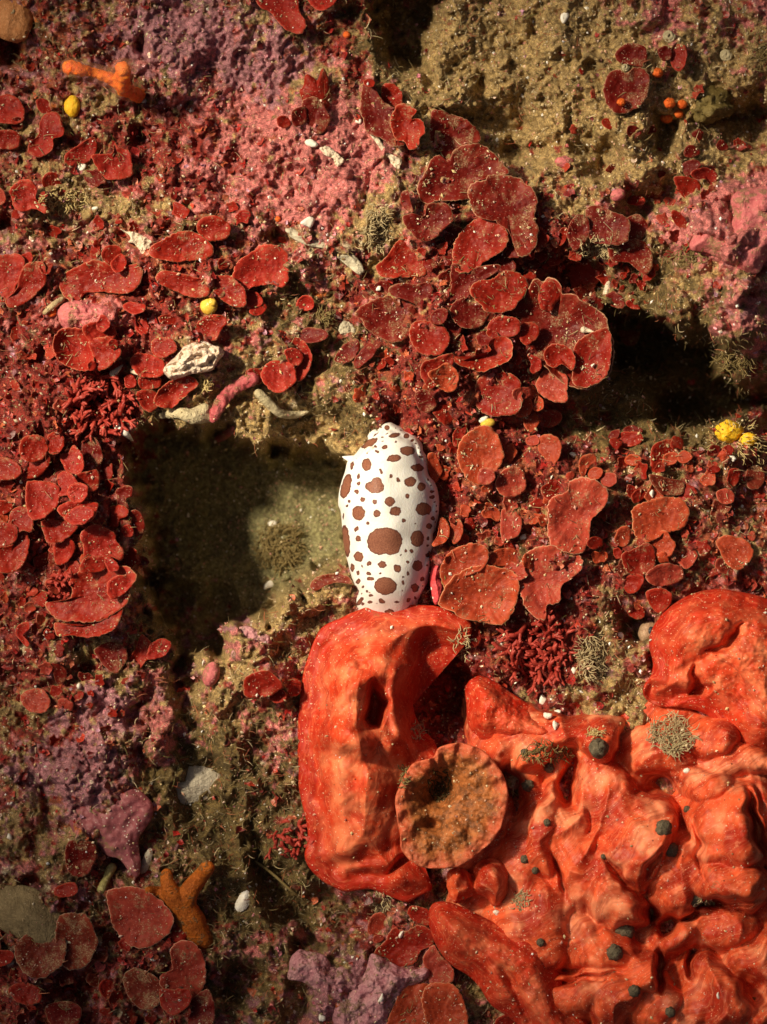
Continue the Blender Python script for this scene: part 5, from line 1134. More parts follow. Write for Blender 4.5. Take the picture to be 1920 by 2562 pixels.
 ('22', '60,480 55,380 90,300 180,240 280,230 420,270 450,350 400,420 330,480 300,580 230,600 220,690 150,660 90,600', 'pinky', 'big reddish fan with a white comma mark above the branching red bush', dict(q=65)),
 # upper right
 ('20', '680,350 730,295 800,285 870,320 870,400 850,430 780,420 700,400', 'deep', 'dark red rounded blade on top of the heart-shaped one, upper right'),
 ('20', '605,560 640,480 700,455 745,480 790,450 850,450 885,510 880,600 830,680 780,710 690,725 640,690 610,620', 'deep', 'heart-shaped dark red blade, upper right', dict(lift=40)),
 ('20', '1040,330 1080,290 1130,310 1130,400 1090,460 1040,420', 'red', 'blurred red blade above the orange sea squirts'),
 ('20', '950,330 990,300 1035,320 1030,380 980,390', 'deep', 'blackish blade left of the blurred one above the orange sea squirts'),
 ('20', '1120,990 1140,945 1190,950 1220,990 1180,1020 1130,1015', 'deep', 'small dark blade, top of the group of four at the upper right'),
 ('20', '1110,1090 1130,1050 1190,1035 1228,1070 1190,1110 1140,1145', 'deep', 'dark round blade, left of the group of four at the upper right'),
 ('20', '1070,1200 1060,1150 1150,1150 1210,1180 1220,1230 1190,1285 1120,1280', 'red', 'lowest blade of the group of four at the upper right'),
 ('20', '1165,1130 1200,1100 1270,1090 1330,1130 1320,1190 1290,1200 1260,1160 1200,1160', 'bright', 'glowing curled blade of the group of four at the upper right', dict(cup=18)),
 ('20', '1330,940 1360,905 1400,940 1400,970 1350,975', 'deep', 'small dark blade right of the group of four, upper right'),
 ('20', '365,1510 410,1410 470,1400 500,1440 500,1530 450,1600 400,1610', 'deep', 'rounded left lobe of the big dark plate, right of centre top'),
 ('20', '490,1400 500,1350 550,1335 640,1370 720,1400 760,1450 740,1560 640,1580 520,1550', 'deep', 'pointed top blade of the big dark plate under the tan tuft', dict(q=80)),
 ('20', '740,1430 830,1395 885,1470 880,1510 820,1560 750,1540', 'deep', 'small rounded blade with silt at the right of the big dark plate', dict(q=80)),
 ('20', '640,1600 750,1560 860,1570 905,1658 900,1740 850,1770 760,1700 660,1690', 'deep', 'lower right blade of the big dark plate, beneath the tan tuft', dict(q=75)),
 ('21', '370,50 480,30 560,70 570,140 520,200 420,240 380,150', 'bright', 'glowing red blade in the gap above the rosette'),
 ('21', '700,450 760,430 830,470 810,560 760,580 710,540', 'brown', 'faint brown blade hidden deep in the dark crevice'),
 ('20', '720,1280 830,1270 865,1300 840,1330 760,1320', 'bright', 'thin red blade beside the pink knob above the big dark plate'),
 ('20', '1040,1370 1090,1380 1145,1460 1110,1490 1050,1430', 'red', 'red sliver at the dark gap left of the pink crust plate'),
]
for b in BL:
    c, r = int(b[0][0]), int(b[0][1])
    kw = b[4] if len(b) > 4 else {}
    make_blade(T(c, r, sq(b[1])), b[2], label=b[3], **kw)

# ------------------------------------------------------------------ crowds of small blades between the traced ones
def crowd(label, group, n, region, rmin, rmax, mats, seed, lift=9, q=62):
    rng = random.Random(seed); done = 0; tries = 0; put = []
    cx, cy, rx, ry = region
    while done < n and tries < n * 40:
        tries += 1
        a = rng.uniform(0, 6.283); k = math.sqrt(rng.random())
        x, y = cx + rx * k * math.cos(a), cy + ry * k * math.sin(a)
        r = rng.uniform(rmin, rmax) * (.7 + .6 * rng.random())
        if not (-30 < x < 1950 and -30 < y < 2590): continue
        cover = float(top(x, y) - interp_map(x, y, TH))
        if cover > 9: continue
        if sdpoly(np.array([x]), np.array([y]), SLUG_O)[0] < r + 4: continue
        if any((x - u) ** 2 + (y - v) ** 2 < (.75 * (r + s)) ** 2 for u, v, s in put): continue
        put.append((x, y, r))
        big = r > .80 * rmax and NOBJ[0] < 84
        NOBJ[0] += big
        LAST[0] = make_blade(ell(x, y, r, r * rng.uniform(.7, 1), rng.uniform(0, 180), 11, tries, .30), rng.choice(mats), lift=lift * rng.uniform(.5, 1.4), cup=rng.choice([-6, 6, 10, 16]),
                   label=label, group=group, q=q, thick=4.5, tilt=(rng.uniform(0, 360), rng.uniform(4, 22)), collect=None if big else SMALL)
        if big: CROWD.append((bpy.data.objects[-1] if False else LAST[0], x, y))
        done += 1
NOBJ = [0]; SMALL = []; CROWD = []; LAST = [None]
SLUG_O = closed_curve(SLUG, 60)
mixr = ['red', 'red', 'bright', 'orange', 'deep', 'pinky']
crowd('small red alga disc in the carpet right of the slug, below the rosette', 'small discs right of the slug', 26, (1230, 1180, 150, 320), 10, 26, ['red', 'orange', 'pinky', 'orange'], 1)
crowd('small red disc in the silty field between the dark crevice and the smooth right-hand crust', 'small discs in the right-hand field', 34, (1650, 1270, 300, 180), 10, 26, ['red', 'orange', 'pinky', 'brown'], 2)
crowd('small red disc tucked among the large blades of the left cluster', 'small discs in the left cluster', 30, (150, 1330, 190, 260), 10, 24, mixr, 3)
crowd('small red disc in the turf above the left cluster', 'small discs above the left cluster', 24, (200, 940, 240, 170), 9, 22, ['red', 'bright', 'pinky'], 4)
crowd('small red blade scattered between the bright pink crust and the dark turf, upper left', 'small blades of the upper left', 18, (330, 560, 330, 170), 9, 24, ['red', 'bright', 'deep'], 5, lift=10)
crowd('small dark red disc wedged between the big plates and the rosette', 'small discs between the plates', 30, (1260, 720, 240, 200), 9, 24, ['deep', 'red', 'deep'], 6)
crowd('small red disc just above the slug in the olive turf', 'small discs above the slug', 14, (960, 960, 110, 90), 8, 19, ['red', 'deep', 'orange'], 7)
crowd('small dim red disc low in the bottom left corner', 'small discs of the bottom left corner', 26, (240, 2440, 300, 170), 10, 26, ['deep', 'red', 'brown'], 8)
crowd('small red disc on the knobbly slope under the left cluster', 'small discs under the left cluster', 18, (170, 1730, 200, 130), 9, 22, ['red', 'pinky', 'deep'], 9)
crowd('small red disc in the tan silt of the upper right', 'small discs of the upper right', 24, (1600, 400, 280, 270), 7, 18, ['red', 'deep', 'pinky'], 10, lift=8)
crowd('small red disc near the silty gap under the big plates on the right', 'small discs beside the crevice', 16, (1540, 680, 110, 90), 9, 22, ['deep', 'red'], 11)

def merge(parts, name, mat, label):
    V = []; F4 = []; F3 = []; U = []; n = 0
    for v_, f_, u_, m_ in parts:
        for f in f_:
            (F4 if f.shape[1] == 4 else F3).append(f + n)
        V.append(v_); U.append(u_); n += len(v_)
    return tag(new_mesh(name, np.vstack(V), [np.vstack(F4), np.vstack(F3)], BM[mat], uv=np.vstack(U), origin=np.zeros(3)), label, kind='stuff')
for m_, w_ in (('red', 'red'), ('orange', 'orange-red'), ('deep', 'dark red'), ('pinky', 'dusty pinkish')):
    ps = [q_ for q_ in SMALL if q_[3] == m_ or (m_ == 'red' and q_[3] in ('bright', 'brown'))]
    if ps: merge(ps, m_.replace('pinky', 'pinkish').replace('deep', 'dark') + '_disc_carpet', m_, 'carpet of tiny ' + w_ + ' alga discs between the larger blades')

# each small disc is named by the nearest thing one can find and its side
MARKS = [(176, 262, 'yellow oval ball'), (300, 190, 'orange branch'), (353, 620, 'cream forked crust'), (287, 400, 'kidney-shaped red blade'), (525, 764, 'amber pearl shell'), (230, 790, 'bright pink crust'), (195, 860, 'bowl-shaped blade'), (485, 900, 'pale ruffled bryozoan'),
         (570, 990, 'pink-crusted tube'), (230, 1010, 'spiny red bush'), (320, 1090, 'white spiky shell'), (85, 1125, 'pale-rimmed round blade'), (180, 1150, 'tilted leaf-shaped blade'), (105, 1245, 'creased left blade'), (250, 1360, 'polygonal bright blade'), (230, 1490, 'largest wavy left blade'),
         (395, 1620, 'paddle-shaped blade'), (528, 1687, 'lone pink knob'), (290, 2020, 'purple white-dotted crust'), (200, 2150, 'round dark red lower blade'), (70, 2290, 'broad tan cone shell'), (350, 2300, 'largest dull lower-left disc'), (480, 2250, 'orange branching sponge'), (345, 2475, 'rust-brown lower-left blade'),
         (90, 700, 'large smooth left-edge blade'), (655, 690, 'large glossy red blade'), (720, 930, 'hook-shaped red blade'), (945, 1110, 'slug head'), (1215, 1055, 'small amber shell'), (1200, 1140, 'radial-streaked orange-red blade'), (1010, 680, 'helmet-shaped blade'), (980, 800, 'broad pointed fan'), (1245, 985, 'round silt-dusted blade'),
         (1150, 520, 'mitten-shaped blade'), (1260, 500, 'eye-spotted dark blade'), (1400, 820, 'largest rosette'), (1500, 620, 'big dark plate'), (1560, 220, 'heart-shaped dark blade'), (1670, 260, 'orange sea squirts'), (1750, 430, 'group of four upper right blades'), (1850, 590, 'rose-pink crust plate'),
         (1830, 1100, 'yellow bristling sponge'), (1570, 1100, 'glinting round blade'), (1680, 1130, 'arched blade'), (1445, 1290, 'heart-shaped pink-red blade'), (1650, 1300, 'large ragged orange-red blade'), (1600, 1400, 'white-dotted smooth blade'), (1650, 1590, 'banded snail shell'), (1340, 1650, 'branching red bush'),
         (1150, 1480, 'two big orange-red fans'), (1370, 1450, 'big fan with a white comma'), (1100, 1370, 'curved orange sliver by the slug'), (1850, 1400, 'lobed blade near the right edge'), (1380, 1010, 'trio right of the amber shell'), (1380, 1130, 'folded lone orange-red blade')]
seen = {}
for o, x, y in CROWD:
    mx_, my_, nm = min(MARKS, key=lambda m: (m[0] - x) ** 2 + (m[1] - y) ** 2)
    dx, dy = x - mx_, y - my_
    side = ('right of' if dx > 0 else 'left of') if abs(dx) > 1.9 * abs(dy) else ('below' if dy > 0 else 'above') if abs(dy) > 1.9 * abs(dx) else ('lower ' if dy > 0 else 'upper ') + ('right of' if dx > 0 else 'left of')
    seen.setdefault((nm, side), []).append((math.hypot(dx, dy), o))
ORD = ['nearest', 'second nearest', 'third nearest', 'fourth nearest', 'fifth nearest', 'sixth nearest', 'seventh nearest', 'eighth nearest']
for (nm, side), L in seen.items():
    L.sort(key=lambda t: t[0])
    for i, (d_, o) in enumerate(L):
        o['label'] = ('small red disc ' if len(L) == 1 else ORD[min(i, 7)] + ' small disc ') + ('' if side.split()[0] in ('right', 'left', 'above', 'below') else 'to the ') + side + ' the ' + nm
# ------------------------------------------------------------------ everything else that lives or lies on the reef
def t1(tile, x, y): return T(tile[0], tile[1], [(x, y)])[0]
def thing_ball(tile, x, y, rx, ry, rz, mat, name, label, cat, group=None, **k):
    cx, cy = t1(tile, x, y)
    return tag(ball(name, cx, cy, rx, ry, rz, mat, **k), label, cat, group)

def flat_z(z0, dome_h, nz=6, ns=30, seed=0, edge=30):
    return lambda px, py, r, d: z0 + dome_h * sstep(0, edge, d) + nz * fbm(px, py, ns, seed, 3)
def slab_here(name, pts, mat, label, cat, h=30, dome_h=18, nz=6, ns=30, seed=0, group=None, edge=12, **k):
    p = np.array(pts); z0 = float(np.percentile(top(p[:, 0], p[:, 1]), 50)) + h
    return make_slab(name, pts, flat_z(z0, dome_h, nz, ns, seed), mat, label, cat, group, edge=edge, skirt=k.pop('skirt', h + 40), **k)

# crusts and lumps
slab_here('coralline_crust', T(0, 3, sq('480,230 560,190 640,200 700,160 780,135 880,135 940,170 990,240 985,330 940,400 900,460 905,540 915,620 900,710 850,690 780,600 690,570 620,500 540,480 480,430 455,340')), MAT_PURPLE,
          'smooth purple lobed crust sprinkled with white dots, bottom left', 'crust', 10, 16, 12, 60, 701, nr=50, na=220)
slab_here('coralline_crust', T(1, 3, sq('230,1230 280,1180 340,1190 430,1210 480,1260 500,1310 560,1290 620,1330 650,1390 600,1440 520,1490 440,1480 380,1440 300,1390 210,1370 215,1300')), MAT_LILAC,
          'pale pink knobbly crust left of the lilac one at the bottom', 'crust', 24, 26, 12, 30, 702, nr=40, na=180)
slab_here('coralline_crust', T(1, 3, sq('750,1210 820,1230 930,1290 1010,1310 1110,1300 1130,1350 1050,1400 960,1440 900,1550 860,1680 700,1740 520,1720 510,1540 600,1470 680,1380 720,1300')), MAT_LILAC,
          'lilac-pink crust with a white chip on it, at the bottom edge', 'crust', 26, 24, 14, 36, 703, nr=50, na=200)
slab_here('coralline_crust', T(2, 0, sq('1160,1570 1200,1500 1270,1440 1330,1480 1390,1500 1440,1400 1420,1300 1480,1230 1600,1210 1800,1220 1820,1500 1700,1600 1640,1700 1600,1770 1500,1760 1400,1700 1260,1640 1170,1620')), MAT_PINK,
          'dull rose-pink crust plate with an angular lower edge, at the right edge', 'crust', 34, 26, 8, 50, 704, nr=50, na=220)
slab_here('coralline_crust', T(1, 2, sq('1150,350 1190,335 1205,380 1200,430 1215,490 1225,540 1200,590 1160,600 1140,530 1130,430')), MAT_DOTS,
          'crimson crust with large white dots, squeezed between the slug and the two orange fans', 'crust', 18, 18, 3, 20, 705, nr=26, na=90)
slab_here('coralline_crust', T(0, 1, sq('390,330 480,290 600,310 700,330 740,370 730,430 640,440 520,470 430,480 380,410')), MAT_PINK,
          'bright pink crust between the rusty blade and the bowl-shaped blade, left', 'crust', 10, 14, 8, 30, 706, nr=30, na=120)
slab_here('coralline_crust', T(1, 2, sq('0,760 -60,740 -140,760 -170,800 -120,840 -160,920 -130,970 -60,930 10,900 100,860 90,800')), MAT_LILAC,
          'mauve-pink crust at the foot of the cave, right of the pink knob', 'crust', 16, 16, 8, 26, 707, nr=30, na=120)
thing_ball((0, 2), 1370, 1055, 21, 32, 24, MAT_PINK, 'coralline_lump', 'smooth pink knob alone in the dark gap below the cave', 'crust', rot=18, sink=.2)
thing_ball((2, 0), 690, 1262, 20, 15, 16, MAT_PINK, 'coralline_lump', 'pale pink knob above the big dark plate, upper right', 'crust', rot=-25)
thing_ball((2, 0), 345, 1050, 24, 15, 14, MAT_PINK, 'coralline_lump', 'pink knob with a silty cap in the tan silt above the dark plates', 'crust', rot=5, noisy=.2)
thing_ball((2, 0), 1640, 1325, 15, 18, 12, MAT_PINK, 'coralline_lump', 'pink ring-like knob at the right edge on the rose-pink plate', 'crust')
thing_ball((0, 0), 90, 120, 50, 60, 34, crust_mat('blurred_orange_tan', (0.42, 0.16, 0.05), (0.55, 0.25, 0.10), None, .6, .8, pores=3), 'sponge_lump', 'orange-tan lump with a dark pore in the upper left corner', 'sponge', sink=.35, noisy=.15)
thing_ball((2, 0), 1290, 680, 56, 40, 40, MAT_OLIVE, 'olive_tunicate', 'blurred olive-brown wrinkled blob in the shade, upper right', 'tunicate', rot=-20, sink=.5, noisy=.4)
o = thing_ball((0, 0), 470, 690, 20, 28, 22, MAT_YELLOW, 'yellow_sponge', 'bright yellow oval ball under the orange branch, upper left', 'sponge', sink=.1, noisy=.08)
thing_ball((1, 0), 590, 225, 9.5, 9, 9, MAT_HOT, 'orange_tunicate', 'small bright orange dot near the top edge, left of the dark gully', 'tunicate', noisy=.05)
thing_ball((1, 0), 145, 1420, 7, 7.5, 7, MAT_HOT, 'orange_tunicate', 'tiny orange-red dot on the pinkish turf, upper centre left', 'tunicate')
thing_ball((0, 1), 340, 368, 14, 10, 9, MAT_HOT, 'orange_tunicate', 'orange-red dab beside the tan worm tube', 'tunicate', rot=-30)
for x, y, r, lab in [(712, 662, 11, 'salmon-orange ball on a short stalk in front of the heart-shaped blade'), (1025, 668, 15, 'brightest orange ball of the upper right squirts'), (1105, 676, 13, 'pale orange ball touching the right side of the brightest one'), (1005, 765, 15, 'lowest orange ball of the upper right squirts'), (948, 470, 14, 'highest orange ball, above the brightest one'), (1085, 740, 11, 'reddish ball between the lowest and the pale orange ones')]:
    o = thing_ball((2, 0), x, y, r, r * .9, r, MAT_HOT, 'orange_tunicate', lab, 'tunicate', 'orange sea squirts of the upper right', sink=-.1, noisy=.12)
# branching orange sponge, bottom left
def tz(tile, pts):
    """(x, y, dz) in a tile -> px, py, surface + dz"""
    out = []
    for x, y, dz in pts:
        a, b = t1(tile, x, y); out.append((a, b, float(top(a, b)) + dz))
    return out
g = tz((0, 3), [(1300, 1120, 5), (1240, 1000, 22), (1190, 900, 40), (1230, 800, 52), (1300, 710, 64), (1345, 650, 72)])
g2 = tz((0, 3), [(1190, 930, 34), (1120, 830, 44), (1085, 740, 52), (1082, 690, 56)]); g3 = tz((0, 3), [(1130, 850, 34), (1020, 810, 26), (960, 800, 14)]); g4 = tz((0, 3), [(1200, 980, 20), (1270, 960, 24), (1310, 990, 16)])
tag(tubes('branching_sponge', [(g, [34, 36, 36, 25, 21, 19]), (g2, [30, 26, 18, 15]), (g3, [24, 16, 11]), (g4, [26, 18, 12])], MAT_ORANGE, 14, remesh=3.0), 'dim orange branching sponge with two raised fingers, bottom left', 'sponge')
# orange branch standing up near the camera, top left
def az(tile, pts):
    return [(*t1(tile, x, y), z) for x, y, z in pts]
bz = float(top(320, 235)) 
b1 = az((0, 0), [(450, 432, bz + 175), (520, 450, bz + 170), (600, 470, bz + 150), (700, 500, bz + 140), (790, 545, bz + 120)])
b2 = az((0, 0), [(800, 440, bz + 190), (795, 500, bz + 160), (800, 570, bz + 120), (860, 600, bz + 40), (900, 620, bz - 10)])
br = tubes('branching_sponge', [(b1, [19, 16, 12, 15, 18]), (b2, [18, 20, 19, 16, 18])], crust_mat('glowing_branch', (0.95, 0.12, 0.008), (0.98, 0.24, 0.012), None, .5, 1.0, sss=.3, pores=6), 14, remesh=3.0, wob=.5)
tag(br, 'out-of-focus bright orange sponge branch standing up with a pale sheath, top left', 'sponge')
msh = N('sheath'); msh.out((0.50, 0.22, 0.12), .6, msh.noise(msh.coord(K), 9, 3), .4)
msh.b.inputs['Alpha'].default_value = .22
sh = tubes('sheath', [([(x, y, z - 4) for x, y, z in b1], [24, 24, 25, 26, 26]), ([(x, y, z - 6) for x, y, z in b2], [28, 31, 30, 24, 20])], msh.m, 14, remesh=4.0)
child(sh, br)
# yellow encrusting sponge with tentacles on the right
ys = ball('yellow_sponge', *t1((2, 1), 1410, 1140), 34, 27, 26, MAT_YELLOW, noisy=.2, sink=.15)
tag(ys, 'yellow sponge bristling with pale feathery hairs, right edge of the black crevice', 'sponge')
c2 = ball('side_lobe', *t1((2, 1), 1540, 1190), 22, 16, 15, MAT_YELLOW, noisy=.2, sink=.2); child(c2, ys)
rng = random.Random(8); sp = []
for i in range(95):
    x = rng.uniform(1290, 1640); y = rng.uniform(1100, 1330) if x > 1400 else rng.uniform(1090, 1250)
    a, b = t1((2, 1), x, y); z = float(top(a, b)) - 4
    ccx, ccy = t1((2, 1), 1430, 1190); dx, dy = a - ccx, b - ccy; L = math.hypot(dx, dy) + 1; ln_ = rng.uniform(9, 20)
    sp.append(([(a, b, z), (a + dx / L * ln_ * .5 + rng.uniform(-5, 5), b + dy / L * ln_ * .5 + rng.uniform(-5, 5), z + 14), (a + dx / L * ln_ + rng.uniform(-8, 8), b + dy / L * ln_ + rng.uniform(-8, 8), z + 14 + rng.uniform(-6, 12))], [1.5, 1.3, .6]))
MAT_HAIR = crust_mat('pale_yellow_hair', (0.50, 0.37, 0.15), (0.60, 0.47, 0.22), None, .6, .2)
th_ = tubes('tentacles', sp, MAT_HAIR, 5, sub=3); th_['kind'] = 'stuff'; child(th_, ys)
# pale things
PALE = lambda n, specs, mat, lab, cat, **k: tag(tubes(n, specs, mat, 12, **k), lab, cat)
def scrap(name, tile, pts, mat, label, cat, h=10, seed=1, dome_h=8, nz=5):
    return slab_here(name, T(tile[0], tile[1], sq(pts)), mat, label, cat, h, dome_h, nz, 14, 720 + seed, nr=22, na=110, rough_edge=.10, edge=5)
scrap('forked_crust', (0, 0), '785,1488 830,1500 880,1505 930,1525 1020,1555 1030,1566 985,1580 970,1640 960,1690 920,1670 900,1620 870,1580 830,1570 850,1545 820,1510', MAT_PALE, 'cream forked crust pointing right, upper left', 'crust', seed=1)
scrap('crust_scrap', (1, 0), '740,870 790,885 850,970 890,1010 940,1030 945,1080 915,1110 890,1090 880,1050 840,1010 790,940', MAT_PALE, 'cream scrap of crust on the right part of the bright pink patch', 'crust', seed=2)
scrap('crust_scrap', (1, 0), '420,960 470,950 560,1020 570,1050 520,1090 520,1040 440,1000', MAT_PALE, 'thin cream scrap in the middle of the bright pink patch', 'crust', seed=5)
GREYW = crust_mat('grey_white_strand', (0.36, 0.31, 0.22), (0.52, 0.46, 0.34), None, .7, .8)
scrap('sponge_strand', (1, 0), '185,1490 240,1480 330,1540 420,1560 520,1580 590,1620 680,1690 700,1760 650,1770 600,1700 520,1640 430,1610 330,1590 250,1550', GREYW, 'grey-white strand running right of the large glossy red blade, centre', 'sponge', seed=3)
scrap('sponge_strand', (1, 1), '535,480 560,430 600,425 640,460 650,510 600,520 560,510', GREYW, 'small grey-white tuft left of the broad pointed fan', 'sponge', seed=4)
CRM = crust_mat('cream_ledge', (0.42, 0.35, 0.20), (0.62, 0.52, 0.33), None, .6, 1.2)
PALE('crust_ledge', [(tz((0, 1), [(1010, 1040, 6), (1150, 1020, 14), (1250, 1040, 16), (1350, 1040, 14)]), [7, 14, 20, 16]), (tz((0, 1), [(1250, 1030, 10), (1330, 990, 14)]), [16, 14])], CRM, 'cream ledge on the cave roof under the pink tube', 'crust', remesh=3.0, wob=.2)
PALE('crust_ledge', [(tz((1, 1), [(20, 890, 14), (80, 950, 16), (160, 1020, 16), (260, 1030, 12), (340, 1010, 6)]), [12, 13, 12, 10, 4])], CRM, 'pale ragged ledge on the cave roof, right of the pink tube', 'crust', remesh=3.0, wob=.3)
ct = tz((0, 1), [(1640, 800, 12), (1560, 830, 20), (1480, 890, 30), (1420, 980, 40), (1385, 1050, 46)])
ptube = tubes('worm_tube', [(ct, [17, 18, 16, 16, 13])], MAT_CORALTUBE, 20, wob=.42, remesh=2.2)
tag(ptube, 'thick pink-crusted tube pointing down left over the cave', 'worm tube')
op = ball('tube_mouth', ct[-1][0] - 2, ct[-1][1] + 3, 9, 10, 7, MAT_CORALTUBE, z=ct[-1][2] + 2); child(op, ptube)
PALE('worm_tube', [(tz((0, 1), [(292, 368, 12), (340, 325, 14), (400, 285, 12)]), [6, 8, 8])], MAT_TAN, 'short tan worm tube above the orange-red dab, left', 'worm tube', wob=.2)
PALE('sponge_finger', [(tz((0, 1), [(1410, 1190, -6), (1460, 1160, 6), (1520, 1120, 0)]), [9, 12, 7])], MAT_PINK, 'small pink finger inside the cave under the roof', 'sponge', wob=.25)
# ruffled bryozoan
p = T(0, 1, sq('1065,740 1100,690 1150,640 1200,580 1300,550 1380,570 1440,600 1450,640 1420,680 1370,740 1290,760 1200,780 1120,808 1085,780'))
zb0 = float(np.percentile(top(*np.array(p).T), 60)) + 34
def zBry(px, py, r, d):
    a = np.arctan2(py - 905, px - 510)
    return zb0 + 22 * sstep(0, 26, d) + 7 * np.sin(d / 3.4 + 3 * noise(px, py, 30, 711)) + 8 * fbm(px, py, 16, 712, 3)
make_slab('bryozoan', p, zBry, crust_mat('ruffled_bryozoan', (0.55, 0.36, 0.24), (0.82, 0.70, 0.58), None, .55, 1.0), 'pale pinkish ruffled bryozoan above the cave, right of the vivid red blade stack', 'bryozoan', nr=40, na=200, rough_edge=.06, skirt=40, edge=8)
# shells
am = ball('top_shell', *t1((0, 1), 1355, 322), 22, 24, 20, MAT_GOLD, noisy=.04, sink=.05); tag(am, 'glossy amber pearl-like snail shell, left centre', 'shell')
ap = ball('spire', t1((0, 1), 1375, 300)[0], t1((0, 1), 1375, 300)[1], 11, 11, 8, MAT_GOLD, z=float(am.location.z / PX) + 34); child(ap, am)
am = ball('top_shell', *t1((1, 1), 1505, 1085), 19, 12, 12, MAT_GOLD, noisy=.04, rot=-12, sink=.1); tag(am, 'small amber shell with a white cap, above the radial-streaked orange-red blade', 'shell')
ap = ball('white_cap', t1((1, 1), 1478, 1060)[0], t1((1, 1), 1478, 1060)[1], 13, 7, 6, MAT_WHITE, z=float(am.location.z / PX) + 12, rot=-30); child(ap, am)
sn = ball('snail_shell', *t1((2, 2), 885, 785), 24, 30, 22, crust_mat('snail', (0.22, 0.13, 0.07), (0.46, 0.30, 0.19), None, .35, .6), noisy=.05, rot=10, sink=.1); tag(sn, 'banded snail shell with a dark round opening, left of the smooth right-hand crust', 'shell')
ey = ball('shell_opening', t1((2, 2), 905, 775)[0], t1((2, 2), 905, 775)[1], 9, 12, 7, crust_mat('dark_opening', (0.02, 0.025, 0.03), (0.05, 0.05, 0.06), None, .2, .1), z=float(sn.location.z / PX) + 36); child(ey, sn)
def limpet(tile, x, y, rx, ry, rz, rot, mat, label, name='shell'):
    cx, cy = t1(tile, x, y)
    def wp(X, Y, Z):
        k = np.clip(1 - Z / rz * .5, .3, 1.1)
        a = np.arctan2(Y / ry, X / rx)
        f = 1 + .02 * np.sin(a * 17) + .05 * np.sin(a * 3 + 1)
        return X * k * f, Y * k * f, np.where(Z > 0, Z, Z * .4)
    return tag(ball(name, cx, cy, rx, ry, rz, mat, sink=.2, rot=rot, noisy=.06, warp=wp, nu=80), label, 'shell')
SH_GREY = crust_mat('grey_tan_shell', (0.42, 0.36, 0.27), (0.60, 0.53, 0.41), None, .5, 1.0)
limpet((0, 3), 1250, 110, 68, 44, 22, -12, SH_GREY, 'large grey oval shell under a fine veil, bottom left of the ear-shaped crust')
limpet((0, 3), 180, 960, 92, 62, 34, 30, crust_mat('tan_limpet', (0.20, 0.14, 0.065), (0.34, 0.25, 0.12), None, .6, 1.0), 'broad tan cone-like shell at the lower left edge')
limpet((0, 3), 1575, 870, 15, 27, 11, 25, MAT_WHITE, 'white lens-shaped shell alone in dark turf, lower left of centre')
limpet((0, 3), 950, 610, 11, 32, 8, 20, SH_GREY, 'slender grey shell at the right side of the purple crust')
limpet((2, 1), 620, 230, 9, 24, 10, 12, MAT_PALE, 'pale spindle shell standing in the silt above the rosette')
def cone(tile, a, b, r, mat, label):
    p = tz(tile, [(a[0], a[1], 10), ((a[0] + b[0]) / 2, (a[1] + b[1]) / 2, 12), (b[0], b[1], 12)])
    return tag(tubes('cone_shell', [(p, [r, r * .6, .8])], mat, 12), label, 'shell')
cone((0, 1), (735, 765), (800, 705), 10, SH_GREY, 'small grey cone pointing up right among red blades, left')
cone((0, 1), (860, 745), (935, 785), 7, MAT_PALE, 'tiny cream cone under the vivid red blade')
cone((0, 1), (775, 1110), (865, 1200), 14, MAT_WHITE, 'white spiky shell hanging at the upper left lip of the cave')
cone((0, 1), (795, 910), (800, 1010), 6, MAT_HOT, 'thin orange-white spike at the upper left lip of the cave')
cone((2, 1), (470, 480), (535, 492), 9, MAT_PALE, 'small pinkish wedge stuck in the slit of the rosette')
# stalked yellowish knob, bottom left
k = tubes('stalked_tunicate', [(tz((0, 3), [(660, 790, 4), (690, 720, 20), (725, 650, 36)]), [12, 9, 13])], crust_mat('stalk_knob', (0.42, 0.36, 0.12), (0.60, 0.52, 0.22), None, .6, .8), 12, wob=.2)
tag(k, 'yellowish knob on a crumbly stalk, above the bottom left stack', 'tunicate')
# coiled worm tubes, upper right
def coil(tile, x, y, R, r, label):
    cx, cy = t1(tile, x, y); z = float(top(cx, cy)) + 8
    pts = [(cx + R * k * math.cos(a), cy + R * k * math.sin(a), z + 6 * (1 - k)) for a, k in [(i * .55, 1 - i * .036) for i in range(20)]]
    return tag(tubes('coiled_worm_tube', [(pts, [r] * 20)], CRM, 8, sub=2), label, 'worm tube')
coil((2, 0), 1020, 232, 14, 4.5, 'pale coiled worm tube on pink turf at the upper right')
coil((2, 0), 738, 436, 8, 3.4, 'tiny pale ring tube between the two dark blades at the upper right')
coil((2, 0), 1390, 355, 12, 6, 'whitish coiled worm tube near the upper right corner')
